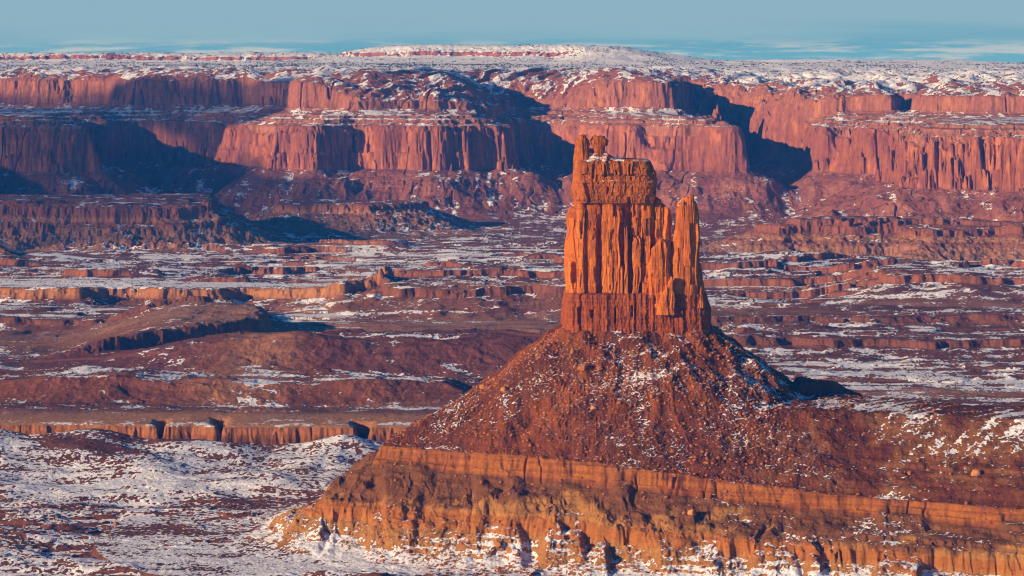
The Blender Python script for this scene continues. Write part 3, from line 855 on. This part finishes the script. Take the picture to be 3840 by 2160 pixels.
# columns of the shaft's front: left, right, top (close-up units) and how far each stands forward
COLS = [(250, 440, 1065, 2.2), (300, 380, 1790, 4.4), (430, 536, 940, 5.6), (536, 582, 940, 2.4), (575, 674, 1325, 4.9), (575, 690, 940, 2.6), (690, 752, 940, 3.4),
        (752, 905, 960, 5.4), (840, 935, 1640, 6.3), (895, 1000, 1160, 6.0), (960, 1045, 1075, 7.0), (895, 1045, 950, 3.6), (1060, 1142, 1310, 8.2), (1045, 1110, 950, 1.2),
        (1160, 1290, 950, 3.8), (1168, 1285, 1450, 6.6), (1285, 1412, 950, 4.4), (1412, 1480, 950, 0.6), (1480, 1578, 950, 2.8),
        (1578, 1656, 975, 8.0), (1656, 1760, 975, 0.8), (1480, 1650, 1505, 6.4), (1540, 1650, 1640, 7.6), (1290, 1410, 2065, 6.4), (1600, 1735, 2060, 8.6), (1660, 1830, 1470, 7.2)]
HOLES = [(672, 756, 1150, 2390, -2.6), (1106, 1166, 950, 2330, -2.6), (986, 1056, 1250, 1830, -1.6), (350, 418, 1795, 2080, -1.8), (1255, 1310, 2060, 2420, -0.6), (1432, 1486, 1250, 2050, -2.0), (1150, 1200, 1160, 1500, 0.2), (1305, 1325, 1400, 1800, .5)]


def shaft_relief(X, Z):
    cx_ = ((X / TY * FPX + CX) - 1375.2) * 5.401
    cy_ = (((CAMZ - Z) / TY * FPX + PY0) - 328.7) * 5.401
    wob = 13 * noise2(cx_ / 160, cy_ / 260, 201) + 5 * noise2(cx_ / 40, cy_ / 90, 202)
    c = cx_ + wob
    F = np.zeros(X.shape) + 0.2
    for i, (l, r, top, dep) in enumerate(COLS):
        mid, hw = (l + r) / 2, (r - l) / 2
        tp = top + 30 * noise2(np.floor(c / 17) * 0.83, np.floor(c / 17) * .31 + i, 210 + i) + 14 * noise2(cx_ / 30, cy_ / 60, 211) + ((c - mid) / hw) ** 2 * 22
        e = sstep(hw - np.abs(c - mid), -2, 4) * sstep(cy_, tp - 6, tp + 10)
        # slightly faceted face: some columns lean to the left, some are bowed
        face = dep + 0.5 * np.sin(i * 2.1) * (c - mid) / hw - 0.5 * ((c - mid) / hw) ** 2
        F = np.where(face * e > F, F + (face - F) * e, F)
    for l, r, t0, t1, dep in HOLES:
        mid, hw = (l + r) / 2, (r - l) / 2
        w = hw * (0.7 + 0.3 * sstep(cy_, t0, t0 + 260)) * (0.5 + 0.5 * sstep(cy_, t1, t1 - 320))
        e = sstep(w - np.abs(c - mid), -3, 6) * sstep(cy_, t0 - 15, t0 + 40) * (1 - sstep(cy_, t1 - 20, t1 + 20))
        F = F + (dep - F) * e
    # slabs fallen away, fresh break scars, hairline joints and thin beds
    ks = np.floor(c / 47 + .6 * noise2(cx_ / 90, cy_ / 500, 236)); kv = np.floor(cy_ / 235 + noise2(ks * 1.7, ks * .9, 238) * 3)
    sv = noise2(ks * 1.31 + kv * .57, kv * 1.13 + 2.7, 239)
    F = F + 1.0 * np.clip(sv * 1.6, -1.2, .9)
    F = F + 0.5 * noise2(cx_ / 60, cy_ / 420, 233) + 0.25 * noise2(cx_ / 24, cy_ / 170, 234)
    F = 0.25 * F + 0.75 * terr(F + 20, 1.15, 0.16, 0.2) - 15
    cr = np.abs(noise2(cx_ / 46, cy_ / 900, 230)); F = F - 0.7 * (1 - sstep(cr, 0.0, 0.045)) * (noise2(cx_ / 90, cy_ / 300, 229) > -.1)
    F = F + 0.16 * noise2(cx_ / 14, cy_ / 300, 231) + 0.16 * noise2(cx_ / 300, cy_ / 12, 232)
    return F


def block_relief(X, Z):
    cx_ = ((X / TY * FPX + CX) - 1375.2) * 5.401
    cy_ = (((CAMZ - Z) / TY * FPX + PY0) - 328.7) * 5.401
    c = cx_ + 9 * noise2(cx_ / 60, cy_ / 90, 240) + 44 * noise2(cx_ / 130, cy_ / 400, 235)
    cyw = cy_ + 30 * noise2(cx_ / 130, 0 * cx_ + 3.3, 247) + 10 * noise2(cx_ / 30, cy_ / 300, 248)
    lay = np.where(cyw < 600, 0, np.where(cyw < 690, 1, np.where(cyw < 885, 2, 3)))
    wd = np.choose(lay, [74.0, 30.0, 88.0, 40.0])
    k = np.floor(c / wd + lay * 0.37); f = c / wd + lay * 0.37 - k
    h = noise2(k * 1.71 + lay * 9.1, k * .63 + 3.3, 241)
    F = np.choose(lay, [3.6, 2.2, 3.0, 3.6]) + h * np.choose(lay, [2.2, 0.9, 2.4, 0.9])
    gap = (noise2(k * 2.3 + 4, lay * 1.9 + k * .37, 243) > 0.05)
    F = F - (1 - sstep(f, 0.0, 0.07)) * np.where(gap, 2.4, 0.7) * (lay != 1) - sstep(f, .94, 1.0) * 0.5
    for l, r, t0, t1, dep in ((640, 682, 460, 655, -1.5), (770, 800, 470, 640, -.8), (905, 920, 540, 610, 0), (1140, 1162, 460, 620, 0), (530, 568, 720, 990, -1.2), (805, 842, 770, 865, 0), (1100, 1128, 910, 1000, 0), (1440, 1475, 770, 870, 0)):
        e = sstep((r - l) / 2 - np.abs(c - (l + r) / 2), -3, 5) * sstep(cy_, t0 - 8, t0 + 10) * (1 - sstep(cy_, t1 - 8, t1 + 8))
        F = F + (dep - F) * e
    F = F + 0.55 * (lay == 1) * noise2(cx_ / 16, cy_ / 11, 245) + 0.4 * noise2(cx_ / 200, cy_ / 10, 246)
    F = F + 0.35 * noise2(cx_ / 26, cy_ / 22, 249) + 0.6 * (ridge(cx_ / 60, cy_ / 46, 2, 237) - .6)
    F = F - 1.0 * (1 - sstep(np.abs(cy_ - 968 - 7 * noise2(cx_ / 70, 0 * cx_, 3)), 2, 9)) * (noise2(cx_ / 50, 0 * cx_ + 9.1, 4) > -.2)
    return F


def foot_relief(X, Z):
    cx_ = ((X / TY * FPX + CX) - 1375.2) * 5.401
    cy_ = (((CAMZ - Z) / TY * FPX + PY0) - 328.7) * 5.401
    c = cx_ + 8 * noise2(cx_ / 50, cy_ / 80, 250)
    k = np.floor(c / 33); f = c / 33 - k
    F = 2.6 + 1.5 * noise2(k * 1.9, k * .77, 251) + 1.0 * (cy_ + 24 * noise2(cx_ / 60, 0 * cx_, 255) > 2400) + 1.0 * (cy_ + 30 * noise2(cx_ / 80, 0 * cx_ + 5, 256) > 2530) + .3 * noise2(cx_ / 30, cy_ / 60, 257)
    F = F - (1 - sstep(f, 0, .14)) * (noise2(k * 3.1 + 9, k * 1.3, 252) > 0.0) * 1.6
    for l, r, t0, t1 in ((440, 474, 2395, 2620), (600, 640, 2430, 2540), (915, 940, 2400, 2600), (1150, 1172, 2370, 2520), (1450, 1470, 2400, 2480)):
        e = sstep((r - l) / 2 - np.abs(c - (l + r) / 2), -3, 5) * sstep(cy_, t0 - 8, t0 + 10) * (1 - sstep(cy_, t1 - 8, t1 + 8))
        F = F + (-0.6 - F) * e
    return F + 0.35 * noise2(cx_ / 250, cy_ / 11, 253) + 0.3 * noise2(cx_ / 12, cy_ / 120, 254)


def plain_relief(seed, amp=1.4, wide=34.0):
    def f(X, Z):
        cx_ = ((X / TY * FPX + CX) - 1375.2) * 5.401
        cy_ = (((CAMZ - Z) / TY * FPX + PY0) - 328.7) * 5.401
        c = cx_ + 16 * noise2(cx_ / 90, cy_ / 240, seed)
        k = np.floor(c / wide); ff = c / wide - k
        return 1.0 + amp * noise2(k * 1.3 + seed, k * .7 + np.floor(cy_ / 420 + k * .4) * 2.7, seed + 1) - (1 - sstep(ff, 0, .15)) * 0.9 + 0.3 * noise2(cx_ / 12, cy_ / 200, seed + 2)
    return f


def rock_colour(base, dark, light, streak=1.0, beds=0.25):
    b, d, l = C(*base), C(*dark), C(*light)
    def f(X, Y, Z):
        st = noise2(X / 2.1 + .3 * Y, Z / 38, 301) * .6 + noise2(X / 7 + .2 * Y, Z / 60, 302)
        bd = noise2(Z / 1.7, X / 120, 303) + .6 * noise2(Z / .8, X / 80, 304)
        c = lerp(np.broadcast_to(b, X.shape + (3,)), d, sstep(st * streak, 0.05, .75) * .85)
        c = lerp(c, l, sstep(-st * streak + .3 * noise2(X / 18, Z / 25, 305), .1, .7) * .8)
        return np.clip(c * (1 + beds * bd * .5)[..., None], .01, .9)
    return f


def grade(top, low, y0, y1):
    def f(X, Y, Z):
        w = sstep(Z + 3.0 * noise2(X / 7, Z / 5, 306), tz(y0), tz(y1))
        return lerp(top(X, Y, Z), low(X, Y, Z), w)
    return f


tower = bpy.data.objects.new('rock_tower', None)
S.collection.objects.link(tower)
tag(tower, 'tall orange fluted sandstone tower standing on the red talus pedestal', 'rock tower')
c_shaft = rock_colour((.58, .150, .020), (.36, .085, .018), (.70, .215, .026))
c_block = rock_colour((.44, .115, .020), (.27, .070, .018), (.54, .155, .024), .9, .25)
c_foot = rock_colour((.34, .078, .018), (.22, .052, .017), (.43, .105, .020), .8, .4)
c_shaft_low = grade(c_shaft, c_foot, 722, 766)
loft('base', [(1426, 742), (1420, 770), (1418, 800), (1416, 830), (1412, 900)], [(1780, 742), (1787, 764), (1793, 783), (1792, 802), (1794, 835), (1798, 900)],
     (43, 50), 2334, foot_relief, c_foot, tower, n=6, count=820, rough=.8, seed=3, snowtop=-.3)
loft('shaft', [(1447, 506), (1449, 526), (1438, 528), (1427, 551), (1429, 567), (1431, 580), (1428, 607), (1423, 640), (1425, 700), (1426, 755), (1421, 790)],
     [(1666, 506), (1668, 512), (1687, 530), (1690, 545), (1690, 600), (1697, 650), (1725, 720), (1745, 790)],
     (30, 34), 2331, shaft_relief, c_shaft_low, tower, n=5, count=900, rough=.55, seed=1, snowtop=-.1)
loft('cap_block', [(1449, 408), (1447, 425), (1445.5, 449), (1440, 488), (1444, 503), (1448, 512)], [(1639, 408), (1645, 421), (1653, 440), (1655, 455), (1653, 500), (1650, 512)],
     (27, 29), 2326, block_relief, c_block, tower, n=5, count=620, rough=.9, seed=7, snowtop=.3)
kn = loft('knob', [(1459, 349), (1451, 355), (1449, 366), (1450, 385), (1447, 412)], [(1474, 348), (1482, 355), (1485, 366), (1483, 385), (1488, 412)], (6, 9), 2313, plain_relief(260, .7, 70), c_block, tower,
          n=2.4, count=190, rough=1.1, seed=12, snowtop=-.2, capround=.5)
loft('knob', [(1491, 350), (1486, 354), (1487, 364), (1494, 370), (1497, 386), (1497, 400)], [(1523, 349), (1529, 354), (1529, 366), (1523, 371), (1521, 386), (1523, 400)], (6, 6.5), 2314, plain_relief(270, .7, 60), c_block, tower,
     n=2.6, count=190, rough=1.0, seed=15, snowtop=-.2, capround=.3)
loft('debris_cone', [(1478, 381), (1468, 392), (1462, 412)], [(1520, 381), (1541, 395), (1572, 412)], (5, 15), 2316, plain_relief(280, 1.6, 22), c_block, tower,
     n=2.5, count=240, rough=1.1, seed=17, snowtop=.65, capround=.3)
pin = loft('pinnacle', [(1722, 503), (1710, 511), (1704, 528), (1702, 545), (1696, 600), (1684, 650), (1680, 700), (1672, 790)],
           [(1748, 506), (1752, 510), (1756.6, 529), (1761, 551), (1763, 600), (1762, 644), (1761, 700), (1766, 790)], (13, 20), 2309, plain_relief(220, 2.6, 78), c_shaft, tower,
           n=3.2, count=420, rough=.6, seed=21)
loft('balanced_rock', [(1733, 494), (1731, 498), (1733, 503), (1735, 508)], [(1747, 494), (1749.5, 498), (1748, 503), (1745, 508)], (2.5, 2.5), 2303, plain_relief(290, .3, 90), c_shaft, pin,
     zstep=.3, n=2.6, count=110, rough=.35, seed=23, snowtop=0, capround=.1)
for (l, r, hd, yc, sd) in (([(1763, 672), (1758, 684), (1755, 700), (1748, 730), (1740, 775)], [(1767, 671), (1771, 690), (1774, 715), (1777, 745), (1786, 775)], (4, 10), 2312, 31),
                           ([(1756, 727), (1748, 742), (1744, 775)], [(1766, 727), (1771, 745), (1778, 775)], (4, 8), 2299, 33),
                           ([(1660, 606), (1640, 625), (1634, 660), (1630, 720), (1622, 790)], [(1672, 606), (1682, 625), (1686, 660), (1690, 720), (1700, 790)], (5, 9), 2296, 36),
                           ([(1686, 700), (1676, 720), (1662, 745), (1650, 790)], [(1690, 700), (1695, 725), (1698, 745), (1702, 790)], (3, 7), 2287, 38)):
    loft('fin', l, r, hd, yc, plain_relief(300 + sd, 1.5, 40), c_shaft, tower, n=2.6, count=230, rough=.9, seed=sd, snowtop=.1)


# ----------------------------------------------------------------------------------------------
# boulders, rubble, junipers
# ----------------------------------------------------------------------------------------------
def ground_z(x, y):
    return height(np.array([x], f32), np.array([y], f32), True)['z'][0]


def on_ground(px, py, y0=1900, y1=6000):
    """where the line of sight through a picture point meets the ground"""
    Ys = np.arange(y0, y1, 0.5); x = wx(px, Ys)
    z = height(x.astype(f32), Ys.astype(f32), True)['z']
    hit = np.nonzero(z >= wz(py, Ys))[0]
    i = hit[0] if len(hit) else -1
    return float(x[i]), float(Ys[i]), float(z[i])


def rock_mesh(size, seed, sub=3, boxy=0.6):
    import bmesh
    bm = bmesh.new()
    bmesh.ops.create_icosphere(bm, subdivisions=sub, radius=1.0)
    r = random.Random(seed)
    planes = [(Vector((r.gauss(0, 1), r.gauss(0, 1), r.gauss(0, 1))).normalized(), r.uniform(.55, .85)) for _ in range(11)]
    for v in bm.verts:
        p = v.co.copy()
        for n, d in planes:
            e = p.dot(n) - d
            if e > 0: p -= n * e * boxy * 1.4
        p *= 1 + 0.05 * r.uniform(-1, 1)
        v.co = Vector((p.x * size[0], p.y * size[1], p.z * size[2]))
    V = np.array([v.co[:] for v in bm.verts], f32); T = np.array([[w.index for w in f.verts] for f in bm.faces], np.int32)
    bm.free()
    return V, T


M_BOULD = plain_material('boulder_rock', (.30, .095, .035), (.46, .16, .05), .8, .3)
M_BOULD_OR = plain_material('orange_boulder_rock', (.46, .18, .05), (.60, .26, .075), .7, .3)
M_BOULD_DK = plain_material('dark_boulder_rock', (.16, .055, .03), (.28, .09, .04), .8, .3)

BOULDERS = [(1740, 1293, 3.6, M_BOULD_OR, 'square orange boulder on the lower slope below the middle of the rock band'),
            (1214, 976, 3.0, M_BOULD_OR, 'pointed orange boulder high on the left edge of the red talus'),
            (1268, 984, 3.0, M_BOULD_OR, 'orange boulder just right of the pointed one on the left talus'),
            (1558, 1016, 2.8, M_BOULD, 'red brown boulder beside a white snow streak below the tower'),
            (1494, 1030, 4.0, M_BOULD_OR, 'broad orange boulder on the bare talus fan under the tower'),
            (1640, 1001, 2.6, M_BOULD, 'lone red boulder on the speckled talus right of the bare fan'),
            (1468, 928, 4.2, M_BOULD, 'large red boulder with a snowy shaded hollow left of the talus centre'),
            (1510, 930, 3.4, M_BOULD, 'red boulder right of the snowy hollow on the talus'),
            (1440, 890, 2.6, M_BOULD, 'small red boulder high on the left talus under the tower foot'),
            (705, 1261, 3.2, M_BOULD_DK, 'dark boulder alone on the white snow flat left of the pedestal'),
            (1467, 1387, 2.9, M_BOULD_DK, 'dark brown boulder standing in snow at the foot of the pedestal'),
            (1250, 1372, 3.6, M_BOULD_OR, 'flat tan boulder at the edge of the snow below the pedestal'),
            (1028, 1390, 2.4, M_BOULD, 'low red boulder in the snow near the left end of the pedestal foot'),
            (1302, 1399, 2.6, M_BOULD_DK, 'low dark boulder in the snow between the tan and the brown boulder'),
            (1150, 1355, 2.2, M_BOULD, 'small red boulder at the snowy hem of the badland slope'),
            (607, 1324, 2.2, M_BOULD, 'small red boulder on the snow at the badland toe'),
            (683, 1331, 2.2, M_BOULD_DK, 'small dark boulder touching the leftmost badland spur'),
            (293, 1321, 3.2, M_BOULD, 'blocky red boulder at the end of a red ledge in the snow'),
            (2290, 1192, 2.6, M_BOULD, 'red boulder above the snow patch on the right shoulder'),
            (2455, 1195, 4.6, M_BOULD_OR, 'large orange boulder on the right shoulder of the pedestal'),
            (1740, 1125, 2.0, M_BOULD, 'small red boulder just above the orange rock band'),
            (1690, 950, 2.4, M_BOULD, 'red boulder on the talus right of the bare orange chute')]
for i, (px, py, s, mt, lb) in enumerate(BOULDERS):
    x, y, z = on_ground(px, py)
    r = random.Random(i)
    V, T = rock_mesh((s * r.uniform(.85, 1.2), s * .9, s * r.uniform(.65, .95)), 100 + i)
    o = mesh_obj('boulder', V, None, mt, None, None, False, (0, 0, 0), tris=T)
    o.location = (x, y, z + s * .25); o.rotation_euler = (0, 0, r.uniform(0, 6))
    tag(o, lb, 'boulder', 'boulders on and around the pedestal')


def scatter(name, pts, sizes, mats, kind_label, protos, squash=1.0, seed=1):
    r = np.random.default_rng(seed)
    VS, TS, base = [], [], 0
    pid = r.integers(0, len(protos), len(pts)); rot = r.uniform(0, 6.28, len(pts))
    for k, (V, T) in enumerate(protos):
        m = np.nonzero(pid == k)[0]
        if not len(m): continue
        c, s = np.cos(rot[m])[:, None], np.sin(rot[m])[:, None]
        x = V[None, :, 0] * c - V[None, :, 1] * s; y = V[None, :, 0] * s + V[None, :, 1] * c
        P = np.stack([x, y, np.repeat(V[None, :, 2], len(m), 0) * squash], -1) * sizes[m][:, None, None] + pts[m][:, None, :]
        VS.append(P.reshape(-1, 3)); TS.append((T[None] + (np.arange(len(m)) * len(V))[:, None, None]).reshape(-1, 3) + base)
        base += len(m) * len(V)
    o = mesh_obj(name, np.concatenate(VS), None, mats, None, None, False, (0, 0, 0), tris=np.concatenate(TS))
    return tag(o, kind_label, None, None, 'stuff')


protos = [rock_mesh((1, .9, .75), 500 + i, 1) for i in range(6)]
N = 42000
x = rng.uniform(-120, 430, N).astype(f32); y = rng.uniform(2040, 2340, N).astype(f32)
R = height(x, y, True)
p = np.where(R['db'] > 8, np.where(R['rt'] > 3, 0.55 + .5 * (R['rt'] < 60), 0), np.where((R['db'] < -50) & (R['db'] > -110), .35, .1)) * (R['sb'] > -120)
p = p * (1 - .85 * sstep(x, 190, 260))
kp = rng.uniform(0, 1, N) < p
sz = (0.35 + 2.0 * rng.uniform(0, 1, N) ** 6)[kp]
scatter('rubble', np.stack([x, y, R['z'] + .1], -1)[kp], sz, M_BOULD, 'small red rocks strewn over the talus of the pedestal', protos, 1, 3)
N = 22000
x = rng.uniform(-560, 260, N).astype(f32); y = rng.uniform(2050, 2640, N).astype(f32)
R = height(x, y, True)
kp = (R['sb'] < -110) & (rng.uniform(0, 1, N) < np.clip(.35 + fbm(x / 40, y / 40, 3, 77), .05, 1))
scatter('rubble', np.stack([x, y, R['z'] + .05], -1)[kp], (0.3 + 0.9 * rng.uniform(0, 1, N) ** 5)[kp], M_BOULD_DK, 'dark stones scattered over the near snow flats', protos, .8, 4)


def bush_mesh(seed):
    V, T = rock_mesh((1, 1, .9), seed, 1, .2)
    r = np.random.default_rng(seed)
    return (V * r.uniform(.65, 1.25, (len(V), 1))).astype(f32), T


bushes = [bush_mesh(700 + i) for i in range(6)]
M_TREE = plain_material('juniper_green', (.030, .036, .024), (.065, .070, .040), .3, .1)
N = 60000
Y = np.concatenate([7200 + 4700 * rng.uniform(0, 1, N) ** .8]); u = rng.uniform(-150, 2726, N)
x = wx(u, Y).astype(f32); y = Y.astype(f32)
R = height(x, y, True)
dens = np.clip(0.10 + 0.55 * fbm(x / 260, y / 420, 3, 78), 0.02, 1) * sstep(R['d2'], 30, 420)
dens = np.maximum(dens, 0.5 * sstep(np.abs(R['top'] - 30), 60, 10)) * (R['d2'] > 20)
dens = np.maximum(dens, 0.45 * sstep(np.abs(R['topl'] - 40), 60, 10))
dens = np.maximum(dens, 0.9 * sstep(np.abs(y - 9700 - .1 * x), 420, 120) * (R['d2'] > 300) * np.clip(.6 + fbm(x / 300, y / 300, 2, 79), 0, 1) * sstep(x, 400, -300))
kp = rng.uniform(0, 1, N) < dens
scatter('juniper_foliage', np.stack([x, y, R['z'] + .8], -1)[kp], rng.uniform(1.3, 3.4, N)[kp], M_TREE, 'dark junipers dotting the snowy tableland and the skyline mesa', bushes, 1, 5)
N = 70000
u = rng.uniform(-150, 2726, N); Y = rng.uniform(2950, 5200, N)
x = wx(u, Y).astype(f32); y = Y.astype(f32)
R = height(x, y, True)
kp = (rng.uniform(0, 1, N) < np.clip(.22 + .6 * fbm(x / 160, y / 260, 3, 76), .02, .8) * (1 - .7 * sstep(R['d_can'], -90, -40))) & (R['d_can'] < -6)
M_SAGE = plain_material('sage_brush', (.07, .05, .04), (.14, .09, .06), .5, .1)
scatter('undergrowth', np.stack([x, y, R['z'] + .2], -1)[kp], rng.uniform(.5, 1.5, N)[kp], M_SAGE, 'low dark scrub speckling the basin flats', bushes, .8, 6)

# ----------------------------------------------------------------------------------------------
# cloud bank added out of view, outlined to shade the left end of the wall
# ----------------------------------------------------------------------------------------------
SHADE_CLOUD = [(-5200, 5930), (-4800, 5880), (-4510, 5830), (-4107, 5690), (-4480, 5090), (-5000, 4965), (-4960, 4377), (-4930, 3800), (-5080, 2950), (-7600, 2600), (-7900, 6300), (-6200, 6100)]


def build_shade_cloud():
    sd = SDF(SHADE_CLOUD, 25, 400, world=True)
    g = 50.0
    xs = np.arange(-8300, -3700, g); ys = np.arange(2200, 6700, g)
    X, Y = np.meshgrid(xs, ys, indexing='ij')
    d = sd(X, Y) + 70 * fbm(X / 260, Y / 260, 4, 95)
    ins = d > 0
    th = 10 + 90 * np.sqrt(np.clip(d, 0, 500) / 500) * (1 + .5 * fbm(X / 200, Y / 200, 3, 96))
    nx_, ny_ = X.shape
    idx = np.arange(nx_ * ny_).reshape(nx_, ny_)
    q = np.stack([idx[:-1, :-1], idx[1:, :-1], idx[1:, 1:], idx[:-1, 1:]], -1).reshape(-1, 4)
    q = q[ins.ravel()[q].all(1)]
    e = np.concatenate([q[:, [0, 1]], q[:, [1, 2]], q[:, [2, 3]], q[:, [3, 0]]])
    key = set(map(tuple, e.tolist()))
    rim = np.array([(a, b) for a, b in key if (b, a) not in key])
    n = nx_ * ny_
    top = np.stack([X, Y, 1400 + th], -1).reshape(-1, 3); bot = np.stack([X, Y, 1400 - 0.25 * th], -1).reshape(-1, 3)
    Q = np.concatenate([q, q[:, ::-1] + n, np.stack([rim[:, 1], rim[:, 0], rim[:, 0] + n, rim[:, 1] + n], -1)])
    V = np.concatenate([top, bot]); u, inv = np.unique(Q, return_inverse=True)
    m = NT('shade_cloud_vapour')
    tc = m.n('ShaderNodeTexCoord')
    nz = m.n('ShaderNodeTexNoise', i_Vector=tc.outputs['Object'], i_Scale=1 / 420.0, i_Detail=6.0, i_Roughness=.6)
    f = m.n('ShaderNodeMapRange', i_0=nz.outputs[0]); f.inputs[1].default_value = .34; f.inputs[2].default_value = .50
    f.inputs[3].default_value = .08; f.inputs[4].default_value = .72
    df = m.n('ShaderNodeBsdfDiffuse', i_Color=(.85, .86, .88, 1)); tr = m.n('ShaderNodeBsdfTransparent')
    sp = m.n('ShaderNodeSeparateXYZ', i_0=tc.outputs['Object'])
    th_ = m.n('ShaderNodeMapRange', i_0=sp.outputs[1]); th_.inputs[1].default_value = 4500; th_.inputs[2].default_value = 3700
    th_.inputs[3].default_value = 1.0; th_.inputs[4].default_value = .55
    mx = m.n('ShaderNodeMixShader', i_0=m.math('MULTIPLY', f.outputs[0], th_.outputs[0]), i_1=tr.outputs[0], i_2=df.outputs[0])
    m.n('ShaderNodeOutputMaterial', i_Surface=mx.outputs[0])
    tag(mesh_obj('shade_cloud', V[u], inv.reshape(-1, 4), m.m), 'unseen bank of thin pale cloud added to shade the left end of the cliffs', None, None, 'stuff')


build_shade_cloud()

# ----------------------------------------------------------------------------------------------
# haze
# ----------------------------------------------------------------------------------------------
def build_haze():
    x0, x1, y0, y1, z0, z1 = -9000, 9000, -30, 24500, -75, 520
    V = [(x, y, z) for z in (z0, z1) for y in (y0, y1) for x in (x0, x1)]
    Q = [(0, 2, 3, 1), (4, 5, 7, 6), (0, 1, 5, 4), (2, 6, 7, 3), (0, 4, 6, 2), (1, 3, 7, 5)]
    q = NT('haze_air')
    pv = q.n('ShaderNodeVolumePrincipled')
    pv.inputs['Color'].default_value = HAZE_COL + (1,)
    pv.inputs['Absorption Color'].default_value = (1, 1, 1, 1)
    pv.inputs['Density'].default_value = HAZE_DEN
    pv.inputs['Anisotropy'].default_value = 0.0
    q.n('ShaderNodeOutputMaterial', i_Volume=pv.outputs[0])
    o = mesh_obj('haze', V, Q, q.m, None, None, False)
    tag(o, 'blue haze filling the basin', None, None, 'stuff')


HAZE_COL = (0.03, 0.29, 1.0)
HAZE_DEN = 0.000033
build_haze()
